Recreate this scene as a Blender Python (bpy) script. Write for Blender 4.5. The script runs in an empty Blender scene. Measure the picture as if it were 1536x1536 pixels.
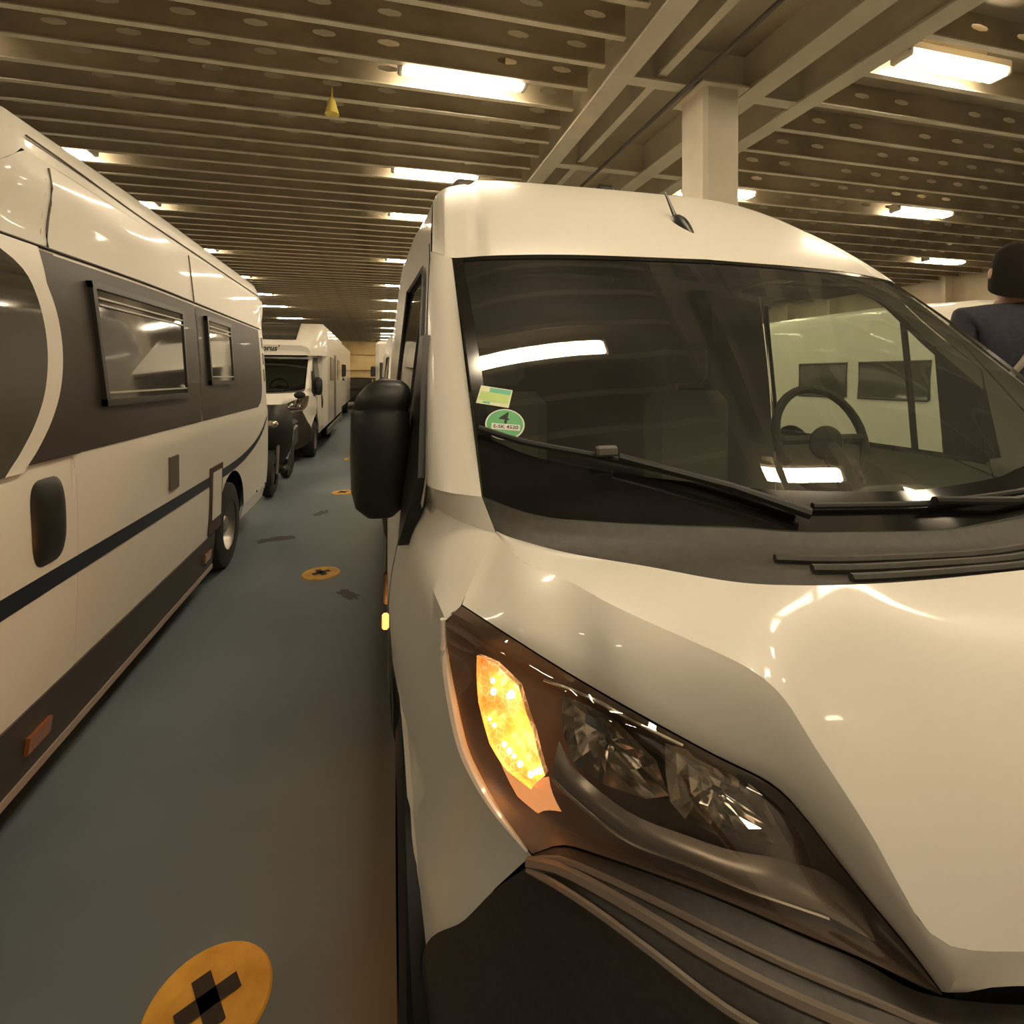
import bpy, math, random
from mathutils import Vector
random.seed(7)
SC = bpy.context.scene
COL = SC.collection
PI = math.pi

# ------------------------------------------------------------------ materials
def mat(name, base=(.8,.8,.8), rough=.5, metal=0., coat=0., emit=None, estr=0., spec=.5):
    m = bpy.data.materials.new(name); m.use_nodes = True
    b = m.node_tree.nodes['Principled BSDF']
    b.inputs['Base Color'].default_value = (*base, 1)
    b.inputs['Roughness'].default_value = rough
    b.inputs['Metallic'].default_value = metal
    b.inputs['Coat Weight'].default_value = coat
    b.inputs['Coat Roughness'].default_value = .05
    b.inputs['Specular IOR Level'].default_value = spec
    if emit:
        b.inputs['Emission Color'].default_value = (*emit, 1)
        b.inputs['Emission Strength'].default_value = estr
    return m

def noisy(m, c0, c1, scale=4., detail=5., lo=.35, hi=.65, bump=0., stretch=(1,1,1), rough=None):
    nt = m.node_tree; b = nt.nodes['Principled BSDF']
    tc = nt.nodes.new('ShaderNodeTexCoord'); mp = nt.nodes.new('ShaderNodeMapping')
    mp.inputs['Scale'].default_value = stretch
    n = nt.nodes.new('ShaderNodeTexNoise'); n.inputs['Scale'].default_value = scale; n.inputs['Detail'].default_value = detail
    r = nt.nodes.new('ShaderNodeValToRGB')
    r.color_ramp.elements[0].position = lo; r.color_ramp.elements[0].color = (*c0, 1)
    r.color_ramp.elements[1].position = hi; r.color_ramp.elements[1].color = (*c1, 1)
    nt.links.new(tc.outputs['Object'], mp.inputs['Vector']); nt.links.new(mp.outputs['Vector'], n.inputs['Vector'])
    nt.links.new(n.outputs['Fac'], r.inputs['Fac']); nt.links.new(r.outputs['Color'], b.inputs['Base Color'])
    if bump:
        bp = nt.nodes.new('ShaderNodeBump'); bp.inputs['Strength'].default_value = bump; bp.inputs['Distance'].default_value = .01
        nt.links.new(n.outputs['Fac'], bp.inputs['Height']); nt.links.new(bp.outputs['Normal'], b.inputs['Normal'])
    if rough:
        rr = nt.nodes.new('ShaderNodeMapRange'); rr.inputs['To Min'].default_value = rough[0]; rr.inputs['To Max'].default_value = rough[1]
        nt.links.new(n.outputs['Fac'], rr.inputs['Value']); nt.links.new(rr.outputs['Result'], b.inputs['Roughness'])
    return m

def glass(name, tint, ior=1.5, rough=.0, boost=1.0, dust=0.):
    m = bpy.data.materials.new(name); m.use_nodes = True
    nt = m.node_tree; nt.nodes.clear()
    o = nt.nodes.new('ShaderNodeOutputMaterial'); mx = nt.nodes.new('ShaderNodeMixShader')
    t = nt.nodes.new('ShaderNodeBsdfTransparent'); t.inputs['Color'].default_value = (*tint, 1)
    g = nt.nodes.new('ShaderNodeBsdfGlossy'); g.inputs['Roughness'].default_value = rough
    ge = nt.nodes.new('ShaderNodeNewGeometry')
    def vm(op, a, b):
        n = nt.nodes.new('ShaderNodeVectorMath'); n.operation = op; nt.links.new(a, n.inputs[0]); nt.links.new(b, n.inputs[1]); return n
    def mth(op, a, val=None, rev=False):
        n = nt.nodes.new('ShaderNodeMath'); n.operation = op; nt.links.new(a, n.inputs[1 if rev else 0])
        if val is not None: n.inputs[0 if rev else 1].default_value = val
        return n.outputs[0]
    dt = vm('DOT_PRODUCT', ge.outputs['Normal'], ge.outputs['Incoming']).outputs['Value']
    c = mth('SUBTRACT', mth('ABSOLUTE', dt), 1., True)
    p5 = mth('POWER', c, 5.)
    r0 = 2*((ior-1)/(ior+1))**2                      # both faces of the pane
    k = mth('ADD', mth('MULTIPLY', p5, 1-r0), r0)
    ml = nt.nodes.new('ShaderNodeMath'); ml.operation = 'MULTIPLY'; ml.inputs[1].default_value = boost; ml.use_clamp = True
    nt.links.new(k, ml.inputs[0]); nt.links.new(ml.outputs[0], mx.inputs['Fac'])
    nt.links.new(g.outputs[0], mx.inputs[2])
    if dust:
        m2 = nt.nodes.new('ShaderNodeMixShader'); df = nt.nodes.new('ShaderNodeBsdfDiffuse'); df.inputs['Color'].default_value = (.6,.6,.56,1)
        tc = nt.nodes.new('ShaderNodeTexCoord'); n = nt.nodes.new('ShaderNodeTexNoise'); n.inputs['Scale'].default_value = 2.2; n.inputs['Detail'].default_value = 6
        mr = nt.nodes.new('ShaderNodeMapRange'); mr.inputs['From Min'].default_value = .3; mr.inputs['From Max'].default_value = .7
        mr.inputs['To Min'].default_value = dust*.5; mr.inputs['To Max'].default_value = dust*1.5
        nt.links.new(tc.outputs['Object'], n.inputs['Vector']); nt.links.new(n.outputs['Fac'], mr.inputs['Value']); nt.links.new(mr.outputs['Result'], m2.inputs['Fac'])
        nt.links.new(t.outputs[0], m2.inputs[1]); nt.links.new(df.outputs[0], m2.inputs[2]); nt.links.new(m2.outputs[0], mx.inputs[1])
    else: nt.links.new(t.outputs[0], mx.inputs[1])
    nt.links.new(mx.outputs[0], o.inputs['Surface'])
    return m

M = {}
M['paint'] = mat('white_paint', (.80,.76,.68), .34, 0, .3)
M['paint_b'] = mat('white_gelcoat', (.82,.78,.69), .3, 0, .4)
M['black'] = mat('black_plastic', (.012,.012,.011), .42)
M['cowl'] = noisy(mat('cowl_plastic', (.035,.032,.027), .55), (.05,.046,.038), (.065,.06,.05), 60)
M['bumper'] = noisy(mat('bumper_plastic', (.05,.04,.032), .48), (.022,.018,.014), (.034,.027,.022), 90, bump=.05)
M['bumper_line'] = mat('bumper_edge_plastic', (.15,.12,.095), .30)
M['dark_int'] = mat('cabin_dark_fabric', (.018,.018,.015), .85)
M['dash'] = mat('dashboard_plastic', (.05,.052,.04), .6)
M['seat'] = mat('seat_fabric', (.10,.095,.08), .9)
M['glass'] = glass('windscreen_glass', (.80,.86,.76), 1.52, 0, 1.0, .045)
M['sglass'] = glass('side_window_glass', (.72,.80,.72), 1.5, 0, 1.0)
M['dglass'] = glass('dark_windscreen_glass', (.22,.25,.22), 1.52)
M['lens'] = glass('headlamp_lens', (.93,.91,.88), 1.5, 0, 1.0)
M['frit'] = mat('black_glass_border', (.008,.008,.008), .12)
M['seal'] = mat('rubber_seal', (.014,.014,.013), .5)
M['chrome'] = mat('reflector_chrome', (.55,.50,.44), .16, 1.)
M['bright'] = mat('bright_chrome', (.85,.8,.72), .25, 1.)
M['satin'] = mat('satin_trim', (.17,.14,.115), .33, .5)
M['hl_dark'] = mat('headlamp_housing', (.15,.105,.08), .38)
M['tyre'] = mat('tyre_rubber', (.016,.015,.014), .75)
M['rim'] = mat('wheel_alloy', (.28,.26,.24), .35, .8)
M['foil'] = mat('dark_brown_foil', (.034,.026,.021), .46, 0, .05)
M['acrylic'] = mat('acrylic_window', (.05,.048,.04), .06, 0, 1.)
M['wframe'] = mat('window_frame', (.02,.018,.016), .35)
M['rail'] = mat('window_rail_glint', (.45,.42,.36), .4)
M['stripe'] = mat('dark_blue_stripe', (.012,.018,.03), .35)
M['grey'] = mat('grey_trim', (.11,.10,.085), .5)
M['skirt'] = mat('side_skirt', (.05,.042,.036), .5)
M['skirt_edge'] = mat('skirt_edge', (.36,.29,.24), .5)
M['flap'] = mat('flap_frame', (.06,.03,.022), .5)
M['amber_off'] = mat('amber_reflector', (.30,.09,.02), .15, 0, .5)
M['red_lamp'] = mat('red_lamp', (.25,.01,.01), .2, 0, .5)
M['white'] = mat('white_label', (.75,.75,.68), .5)
M['sk_green'] = mat('sticker_green', (.10,.42,.16), .5)
M['sk_lime'] = mat('sticker_lime', (.52,.72,.22), .5)
M['sk_teal'] = mat('sticker_teal', (.12,.50,.34), .5)
M['sk_cream'] = mat('sticker_cream', (.72,.78,.50), .5)
M['ink'] = mat('black_ink', (.01,.02,.01), .6)
M['ceil'] = noisy(mat('ceiling_paint_shaded', (.4,.35,.25), .55), (.34,.285,.19), (.55,.475,.345), 1.3, 6, bump=.0, stretch=(1,2,2))  # beam webs toned darker: grime plus shade put into the colour
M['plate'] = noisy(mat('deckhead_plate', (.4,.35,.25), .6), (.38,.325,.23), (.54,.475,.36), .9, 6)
M['flange'] = noisy(mat('flange_paint_lit', (.7,.64,.5), .5), (.60,.53,.40), (.80,.73,.58), 2.5, 6)  # same cream as the webs, lightened: light on the flanges put into the colour
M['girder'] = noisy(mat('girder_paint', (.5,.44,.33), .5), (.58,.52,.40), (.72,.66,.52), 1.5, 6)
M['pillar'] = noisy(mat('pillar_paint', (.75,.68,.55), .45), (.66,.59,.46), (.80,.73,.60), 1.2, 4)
M['wall'] = noisy(mat('bulkhead_paint', (.6,.45,.22), .55), (.55,.38,.15), (.72,.55,.28), .6, 5)
M['wall_side'] = noisy(mat('side_plating_paint', (.6,.5,.34), .55), (.42,.35,.23), (.66,.57,.4), .7, 5)
M['floor'] = noisy(mat('deck_paint', (.1,.12,.12), .5), (.084,.108,.124), (.142,.176,.196), .9, 8, .3, .72, rough=(.35,.62))
M['stain'] = mat('tyre_mark', (.035,.036,.035), .6)
M['yellow'] = noisy(mat('yellow_deck_paint', (.6,.3,.03), .55), (.50,.26,.02), (.72,.40,.05), 9, 4)
M['hole'] = mat('dark_recess', (.02,.012,.008), .7)
M['lamp_box'] = mat('lamp_housing', (.65,.6,.5), .5)
M['lamp_on'] = mat('lamp_tube_cover', (.9,.85,.7), .4, emit=(1.,.82,.57), estr=76.)
M['navy'] = noisy(mat('navy_jacket', (.02,.02,.032), .8), (.016,.016,.028), (.026,.026,.042), 40)
M['skin'] = mat('skin', (.42,.25,.17), .5)
M['hair'] = mat('dark_hair', (.012,.009,.007), .9, spec=.2)
M['trouser'] = mat('dark_trousers', (.025,.025,.03), .85)
M['strap'] = mat('light_strap', (.35,.31,.27), .7)
M['car'] = mat('black_car_paint', (.012,.011,.012), .2, 0, .8)
M['red'] = mat('red_paint', (.35,.05,.03), .35, 0, .5)
M['amber_side'] = mat('amber_marker_lit', (.5,.2,.02), .3, emit=(1.,.34,.04), estr=7.)
M['led'] = mat('bulb_lit', (1,.7,.3), .3, emit=(1.,.66,.28), estr=26.)
# lit indicator: patterned inner lens that glows
def indicator():
    m = mat('indicator_lens_lit', (.8,.35,.08), .25)
    nt = m.node_tree; b = nt.nodes['Principled BSDF']
    tc = nt.nodes.new('ShaderNodeTexCoord')
    v = nt.nodes.new('ShaderNodeTexVoronoi'); v.feature = 'DISTANCE_TO_EDGE'; v.inputs['Scale'].default_value = 85
    v2 = nt.nodes.new('ShaderNodeTexNoise'); v2.inputs['Scale'].default_value = 24; v2.inputs['Detail'].default_value = 3
    r = nt.nodes.new('ShaderNodeValToRGB'); r.color_ramp.elements[0].position = 0.; r.color_ramp.elements[0].color = (1,1,1,1)
    r.color_ramp.elements[1].position = .09; r.color_ramp.elements[1].color = (.30,.30,.30,1)
    r2 = nt.nodes.new('ShaderNodeValToRGB'); r2.color_ramp.elements[0].position = .42; r2.color_ramp.elements[0].color = (.35,.35,.35,1)
    r2.color_ramp.elements[1].position = .70; r2.color_ramp.elements[1].color = (2.2,2.2,2.2,1)
    mu = nt.nodes.new('ShaderNodeMath'); mu.operation = 'MULTIPLY'
    m3 = nt.nodes.new('ShaderNodeMath'); m3.operation = 'MULTIPLY'; m3.inputs[1].default_value = 1.35
    nt.links.new(tc.outputs['Object'], v.inputs['Vector']); nt.links.new(tc.outputs['Object'], v2.inputs['Vector'])
    nt.links.new(v.outputs['Distance'], r.inputs['Fac']); nt.links.new(v2.outputs['Fac'], r2.inputs['Fac'])
    nt.links.new(r.outputs['Color'], mu.inputs[0]); nt.links.new(r2.outputs['Color'], mu.inputs[1])
    nt.links.new(mu.outputs[0], m3.inputs[0]); nt.links.new(m3.outputs[0], b.inputs['Emission Strength'])
    b.inputs['Emission Color'].default_value = (1.,.50,.19,1)
    return m
M['ind'] = indicator()

# ------------------------------------------------------------------ mesh helpers
class MB:
    def __init__(s): s.v = []; s.f = []
    def add(s, v, f):
        o = len(s.v); s.v += [tuple(p) for p in v]; s.f += [tuple(i+o for i in q) for q in f]; return s
    def grid(s, G, flip=False):
        n = len(G[0]); v = [p for r in G for p in r]; f = []
        for j in range(len(G)-1):
            for i in range(n-1):
                q = (j*n+i, j*n+i+1, (j+1)*n+i+1, (j+1)*n+i)
                f.append(q[::-1] if flip else q)
        return s.add(v, f)
    def box(s, x0,x1,y0,y1,z0,z1, b=0.):
        if b <= 0:
            v = [(x,y,z) for z in (z0,z1) for y in (y0,y1) for x in (x0,x1)]
            return s.add(v, [(0,2,3,1),(4,5,7,6),(0,1,5,4),(2,6,7,3),(0,4,6,2),(1,3,7,5)])
        b = min(b, (x1-x0)/2.01, (y1-y0)/2.01, (z1-z0)/2.01)
        v = []; idx = {}
        for sx in (0,1):
            for sy in (0,1):
                for sz in (0,1):
                    c = ((x0,x1)[sx],(y0,y1)[sy],(z0,z1)[sz]); d = ((b,-b)[sx],(b,-b)[sy],(b,-b)[sz])
                    for k in range(3):
                        p = [c[i]+(d[i] if i != k else 0) for i in range(3)]
                        idx[(sx,sy,sz,k)] = len(v); v.append(p)
        f = []
        for sx in (0,1): f.append([idx[(sx,a,c,0)] for a,c in ((0,0),(1,0),(1,1),(0,1))][::(1 if sx else -1)])
        for sy in (0,1): f.append([idx[(a,sy,c,1)] for a,c in ((0,0),(1,0),(1,1),(0,1))][::(-1 if sy else 1)])
        for sz in (0,1): f.append([idx[(a,c,sz,2)] for a,c in ((0,0),(1,0),(1,1),(0,1))][::(1 if sz else -1)])
        for a in (0,1):
            for c in (0,1):
                f.append([idx[(0,a,c,1)],idx[(1,a,c,1)],idx[(1,a,c,2)],idx[(0,a,c,2)]])
                f.append([idx[(a,0,c,0)],idx[(a,1,c,0)],idx[(a,1,c,2)],idx[(a,0,c,2)]])
                f.append([idx[(a,c,0,0)],idx[(a,c,1,0)],idx[(a,c,1,1)],idx[(a,c,0,1)]])
                for e in (0,1): f.append([idx[(a,c,e,0)],idx[(a,c,e,1)],idx[(a,c,e,2)]])
        return s.add(v, f)
    def tube(s, P, r, n=8, caps=True):
        P = [Vector(p) for p in P]; rings = []; up = Vector((0,0,1))
        for i, p in enumerate(P):
            t = (P[min(i+1,len(P)-1)] - P[max(i-1,0)]).normalized()
            a = t.cross(up); a = a.normalized() if a.length > 1e-4 else t.cross(Vector((1,0,0))).normalized()
            b = t.cross(a); rr = r[i] if isinstance(r, (list,tuple)) else r
            rings.append([p + a*math.cos(2*PI*k/n)*rr + b*math.sin(2*PI*k/n)*rr for k in range(n)])
        v = [q for rg in rings for q in rg]; f = []
        for j in range(len(P)-1):
            for k in range(n): f.append((j*n+k, j*n+(k+1)%n, (j+1)*n+(k+1)%n, (j+1)*n+k))
        if caps: f.append(tuple(range(n))[::-1]); f.append(tuple((len(P)-1)*n+k for k in range(n)))
        return s.add(v, f)
    def lathe_x(s, prof, c, n=32):            # profile (x, radius), axis along x through c
        v = []; f = []; m = len(prof)
        for k in range(n):
            a = 2*PI*k/n
            for x, r in prof: v.append((c[0]+x, c[1]+r*math.cos(a), c[2]+r*math.sin(a)))
        for k in range(n):
            k2 = (k+1) % n
            for i in range(m-1): f.append((k*m+i, k*m+i+1, k2*m+i+1, k2*m+i))
        return s.add(v, f)
    def lathe_z(s, prof, c, n=24):            # profile (z, radius)
        v = []; f = []; m = len(prof)
        for k in range(n):
            a = 2*PI*k/n
            for z, r in prof: v.append((c[0]+r*math.cos(a), c[1]+r*math.sin(a), c[2]+z))
        for k in range(n):
            k2 = (k+1) % n
            for i in range(m-1): f.append((k*m+i, k2*m+i, k2*m+i+1, k*m+i+1))
        return s.add(v, f)
    def sphere(s, c, r, nu=16, nv=10):
        rx, ry, rz = r if isinstance(r, tuple) else (r,r,r)
        G = []
        for j in range(nv+1):
            t = PI*j/nv
            G.append([(c[0]+rx*math.sin(t)*math.cos(2*PI*i/nu), c[1]+ry*math.sin(t)*math.sin(2*PI*i/nu), c[2]+rz*math.cos(t)) for i in range(nu+1)])
        return s.grid(G)
    def mirror(s, c):
        o = MB(); o.v = [(2*c-x,y,z) for x,y,z in s.v]; o.f = [q[::-1] for q in s.f]; return o
    def build(s, name, m, parent=None, off=(0,0,0), smooth=True, weld=True, label=None):
        me = bpy.data.meshes.new(name)
        me.from_pydata([(x-off[0],y-off[1],z-off[2]) for x,y,z in s.v], [], [list(q) for q in s.f])
        if weld:
            import bmesh
            bm = bmesh.new(); bm.from_mesh(me); bmesh.ops.remove_doubles(bm, verts=bm.verts, dist=1e-5)
            bmesh.ops.dissolve_degenerate(bm, edges=bm.edges, dist=1e-6)
            bm.to_mesh(me); bm.free()
        for mm in (m if isinstance(m,(list,tuple)) else [m]): me.materials.append(mm)
        if smooth:
            for p in me.polygons: p.use_smooth = True
            try: me.set_sharp_from_angle(angle=math.radians(38))
            except Exception: pass
        o = bpy.data.objects.new(name, me); COL.objects.link(o)
        if parent is not None: o.parent = parent
        if label: o['label'] = label
        return o

def tag(o, label, cat, group=None, kind=None):
    o['label'] = label; o['category'] = cat
    if group: o['group'] = group
    if kind: o['kind'] = kind
    return o
def structure(o): o['kind'] = 'structure'; return o
def empty(name, loc, label=None, cat=None, group=None):
    o = bpy.data.objects.new(name, None); o.location = loc; COL.objects.link(o); o.empty_display_size = .1
    if label: tag(o, label, cat, group)
    return o

def lerp(a, b, t): return tuple(x+(y-x)*t for x, y in zip(a, b))
def cr(P, n):
    m = len(P)-1; out = []
    for i in range(n):
        t = i/(n-1)*m; k = min(int(t), m-1); f = t-k
        p1 = P[k]; p2 = P[k+1]
        p0 = P[k-1] if k > 0 else tuple(2*a-b for a,b in zip(p1,p2))
        p3 = P[k+2] if k+2 <= m else tuple(2*b-a for a,b in zip(p1,p2))
        out.append(tuple(.5*((2*b)+(-a+c)*f+(2*a-5*b+4*c-d)*f*f+(-a+3*b-3*c+d)*f**3) for a,b,c,d in zip(p0,p1,p2,p3)))
    return out
def arc(P, n):                                   # smooth curve through P, n points evenly by length
    Q = cr(P, 160); L = [0]
    for a, b in zip(Q, Q[1:]): L.append(L[-1]+math.dist(a,b))
    out = []; j = 0
    for i in range(n):
        s = i/(n-1)*L[-1]
        while j < len(L)-2 and L[j+1] < s: j += 1
        f = (s-L[j])/max(L[j+1]-L[j], 1e-9)
        out.append(lerp(Q[j], Q[j+1], f))
    return out
def interp(T, x):                                # piecewise linear table
    if x <= T[0][0]: return T[0][1]
    for (a,b),(c,d) in zip(T, T[1:]):
        if x <= c: return b+(d-b)*(x-a)/(c-a)
    return T[-1][1]
def sstep(a, b, x):
    t = max(0., min(1., (x-a)/(b-a))); return t*t*(3-2*t)

XC = 1.045                                        # centre line of the near van
def mirP(P): return P+[(2*XC-p[0],)+tuple(p[1:]) for p in P[-2::-1]]

# ------------------------------------------------------------------ camera
cam = bpy.data.cameras.new('camera'); co = bpy.data.objects.new('camera', cam); COL.objects.link(co)
co.location = (0,0,1.55); co.rotation_euler = (PI/2, 0, -math.radians(14.4))
cam.sensor_width = 36; cam.lens = 786/1536*36; cam.shift_y = (565-768)/1536; cam.clip_start = .02
SC.camera = co

# ------------------------------------------------------------------ the deck
b = MB(); b.grid([[(x,y,0) for x in (-9.5,17)] for y in (-12,47)]); structure(b.build('floor', M['floor']))
b = MB(); b.grid([[(x,y,4.86) for x in (-9.5,17)] for y in (-12,47)]); structure(b.build('ceiling', M['plate']))
b = MB(); b.box(-9.7,17.2,46,46.3,0,4.9); b.box(-9.5,17,45.7,46,2.1,2.35); b.box(-9.5,17,45.8,46,3.4,3.5); structure(b.build('wall_far', M['wall']))
b = MB(); b.box(-9.8,-9.5,-12,46.3,0,4.9); structure(b.build('wall_left', M['wall_side']))
b = MB(); b.box(17,17.3,-12,46.3,0,4.9)
for k in range(28): b.box(16.65,17,-11+k*2.1,-10.88+k*2.1,0,4.6)
b.box(16.3,17,-12,46,3.35,3.5); b.box(16.5,17,-12,46,2.3,2.4); structure(b.build('wall_right', M['wall_side']))
b = MB(); b.box(-9.8,17.3,-12.3,-12,0,4.9); structure(b.build('wall_back', M['wall_side']))

# deck-head beams, each a web with oval lightening holes and a lower flange
ZB = 4.57
def beam_mesh(x0, x1, holes=True, pitch=.56):
    b = MB(); z0, z1 = ZB, 4.86; zc = z0+.165
    n = int((x1-x0)/pitch); w = (x1-x0)/n
    for i in range(n):
        a = x0+i*w; c = a+w; mx = (a+c)/2
        if not holes or i % 7 == 3:
            b.add([(a,0,z0),(c,0,z0),(c,0,z1),(a,0,z1)], [(0,1,2,3)]); continue
        hl, hh = .085, .034
        out = [(a,z0),(mx,z0),(c,z0),(c,zc),(c,z1),(mx,z1),(a,z1),(a,zc)]
        inn = [(mx-hl,zc-hh*.6),(mx,zc-hh),(mx+hl,zc-hh*.6),(mx+hl+.02,zc),(mx+hl,zc+hh*.6),(mx,zc+hh),(mx-hl,zc+hh*.6),(mx-hl-.02,zc)]
        v = [(x,0,z) for x,z in out+inn]
        b.add(v, [(k,(k+1)%8,8+(k+1)%8,8+k) for k in range(8)])
    b.box(x0,x1,-.032,.032,z0-.014,z0)
    return b
BP = .43
def BY(k): return 5.565+BP*k
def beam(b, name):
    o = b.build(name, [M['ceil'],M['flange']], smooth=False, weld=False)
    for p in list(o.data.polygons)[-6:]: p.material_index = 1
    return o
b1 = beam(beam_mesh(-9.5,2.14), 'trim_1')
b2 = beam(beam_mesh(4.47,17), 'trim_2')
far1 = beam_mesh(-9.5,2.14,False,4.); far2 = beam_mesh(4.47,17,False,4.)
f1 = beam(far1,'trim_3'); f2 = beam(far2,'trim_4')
tn = 5; first = {id(b1):1}
used = set()
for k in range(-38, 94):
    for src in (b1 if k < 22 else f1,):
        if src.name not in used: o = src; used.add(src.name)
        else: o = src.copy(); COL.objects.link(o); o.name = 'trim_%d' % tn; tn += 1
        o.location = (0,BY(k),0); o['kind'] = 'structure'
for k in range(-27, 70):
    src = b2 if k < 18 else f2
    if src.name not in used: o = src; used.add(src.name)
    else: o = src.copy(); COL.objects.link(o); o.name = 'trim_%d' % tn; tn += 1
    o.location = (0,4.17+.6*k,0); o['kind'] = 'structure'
# longitudinal girders of the centre strip
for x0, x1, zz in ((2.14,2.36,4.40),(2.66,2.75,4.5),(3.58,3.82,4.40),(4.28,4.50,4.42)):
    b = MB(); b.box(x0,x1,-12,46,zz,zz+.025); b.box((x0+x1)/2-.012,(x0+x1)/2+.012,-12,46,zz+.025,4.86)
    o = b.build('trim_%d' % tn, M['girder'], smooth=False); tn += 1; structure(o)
for y in (-8.6,-4.25,.1,2.3,4.67,6.8,9.0,13.4,17.7,22.1,26.4,30.8,35,39.5):
    b = MB(); b.box(2.25,4.39,y-.07,y+.07,4.44,4.46); b.box(2.25,4.39,y-.01,y+.01,4.46,4.86)
    o = b.build('trim_%d' % tn, M['girder'], smooth=False); tn += 1; structure(o)
# pillars on a low plinth
b = MB(); b.box(2.78,3.8,-12,46,0,.44,.02); structure(b.build('trim_%d' % tn, M['pillar'])); tn += 1
for i, y in enumerate((4.46, 13.2, 21.9, 30.6, -4.3)):
    b = MB(); b.box(3.08,3.48,y,y+.43,.44,4.42,.035)
    b.box(3.02,3.54,y-.06,y+.49,4.38,4.40)
    o = b.build('pillar', M['pillar']); tag(o, ['cream square steel pillar standing right behind the near van roof',
        'cream steel pillar second along the centre strip','cream steel pillar third along the centre strip','cream steel pillar farthest along the centre strip','cream steel pillar behind the camera'][i], 'pillar')
# conduit under the centre strip
b = MB(); b.tube([(2.98,1.5,4.42),(2.98,40,4.42)], .022); o = b.build('trim_%d' % tn, M['grey']); tn += 1; structure(o)

# ceiling lamps
def lamp_parts():
    h = MB(); h.box(-.66,.66,-.105,.105,4.60,4.70,.02); h.box(-.66,-.595,-.105,.105,4.545,4.64,.02); h.box(.595,.66,-.105,.105,4.545,4.64,.02)
    d = MB(); d.box(-.60,.60,-.088,.088,4.535,4.61,.03)
    br = MB(); br.box(-.42,.42,-.03,.03,4.695,4.86)
    return h, d, br
LH, LD, LB = lamp_parts()
proto = None
def put_lamp(x, y, label, group):
    global proto
    if proto is None:
        r = empty('ceiling_lamp', (x,y,0)); LH.build('housing', M['lamp_box'], r); LD.build('tube_cover', M['lamp_on'], r); LB.build('hanger', M['ceil'], r); proto = r
    else:
        r = proto.copy(); COL.objects.link(r); r.location = (x,y,0)
        for ch in list(proto.children):
            c = ch.copy(); COL.objects.link(c); c.parent = r
    tag(r, label, 'ceiling lamp', group)
ORD = ['first','second','third','fourth','fifth','sixth','seventh','eighth','ninth','tenth','eleventh','twelfth','thirteenth','fourteenth']
def bayL(k): return BY(k)-BP/2-.10
def bayR(k): return 4.17+.6*k-.27
rows = [(.85, 'row over the lane between the campers', [0,6,11,20,29,37,45,54,65,75,81,89], [-9,-16,-24]),
        (-4.35, 'left-hand row above the grey-windowed campervan', [7,12,20,28,36,44,55,66,76,86], [1,-8,-18]),
        (5.45, 'row just right of the cream pillar', [0,6,12,19,26,34,43,52,62], [-7,-14]),
        (9.75, 'row over the right-hand lane', [6,12,19,26,35,46,58], [-1,-8]),
        (14.4, 'row along the right ship side', [11,17,24,33,44,57], [4,-4])]
for x, nm, ks, back in rows:
    bay = bayL if x < 2 else bayR
    for i, k in enumerate(ks): put_lamp(x, bay(k), '%s lit fluorescent ceiling lamp in the %s' % (ORD[i], nm), 'fluorescent ceiling lamps')
    for i, k in enumerate(back): put_lamp(x, bay(k), 'lit ceiling lamp %s behind the camera, %s' % (ORD[i], nm), 'fluorescent ceiling lamps')

put_lamp(2.84, -.24, 'lit ceiling lamp in the centre strip behind the camera', 'fluorescent ceiling lamps')
# small cone sounder and little fittings
b = MB(); b.lathe_z([(.12,.008),(.0,.012),(-.02,.035),(-.08,.05),(-.17,.075),(-.175,.0)], (-.47,5.9,4.52))
o = b.build('detector', mat('yellow_plastic', (.85,.68,.16), .4)); tag(o,'small yellow cone-shaped detector hanging from the ceiling beams at left','detector')

# yellow lashing points on deck
def cross(b, c, r, z, rot):
    for a in (rot, rot+PI/2):
        dx, dy = math.cos(a), math.sin(a); w = .022; L = r
        px, py = -dy*w, dx*w
        b.add([(c[0]-dx*L+px,c[1]-dy*L+py,z),(c[0]-dx*L-px,c[1]-dy*L-py,z),(c[0]+dx*L-px,c[1]+dy*L-py,z),(c[0]+dx*L+px,c[1]+dy*L+py,z)], [(0,1,2,3)])
for i, (x, y, lb) in enumerate(((-.405,1.44,'nearest yellow lashing point with dark cross on the deck'),(-.43,4.37,'second yellow lashing point with dark cross, beside the near van'),
        (-.45,7.35,'third yellow lashing point, small, farther down the lane'),(-.47,10.3,'fourth yellow lashing point far down the lane'),(-.4,-1.5,'yellow lashing point behind the camera'))):
    r = empty('lashing_point', (x,y,0), lb, 'deck socket', 'yellow lashing points down the lane')
    b = MB(); b.lathe_z([(.001,.145),(.006,.14),(.008,.10),(.006,.0)], (0,0,0), 40); b.build('disc', M['yellow'], r)
    b = MB(); cross(b, (0,0), .07, .0105, .5); b.build('cross_slot', M['hole'], r, smooth=False)
# scuffs
for i, (x, y, a, w, l) in enumerate(((-.95,5.4,.3,.16,.42),(-.62,6.3,1.2,.14,.25),(-.2,3.9,2.2,.10,.22))):
    b = MB(); n = 10; ca, sa = math.cos(a), math.sin(a); pts = []
    for k in range(20):
        t = 2*PI*k/20; rr = 1+.35*random.uniform(-1,1)
        u, v = l*.5*math.cos(t)*rr, w*.5*math.sin(t)*rr
        pts.append((x+u*ca-v*sa, y+u*sa+v*ca, .002))
    b.add(pts, [tuple(range(20))]); o = b.build('scuff_mark', M['stain'], smooth=False)
    tag(o, ['dark scuff on the deck beside the left rear wheel','small dark scuff on the deck in mid lane','triangular dark scuff on deck right of the second lashing point','dark smear on the deck near the left skirt','small dark scuff in front of the near lashing point'][i], 'mark', 'scuffs on the deck')

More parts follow.
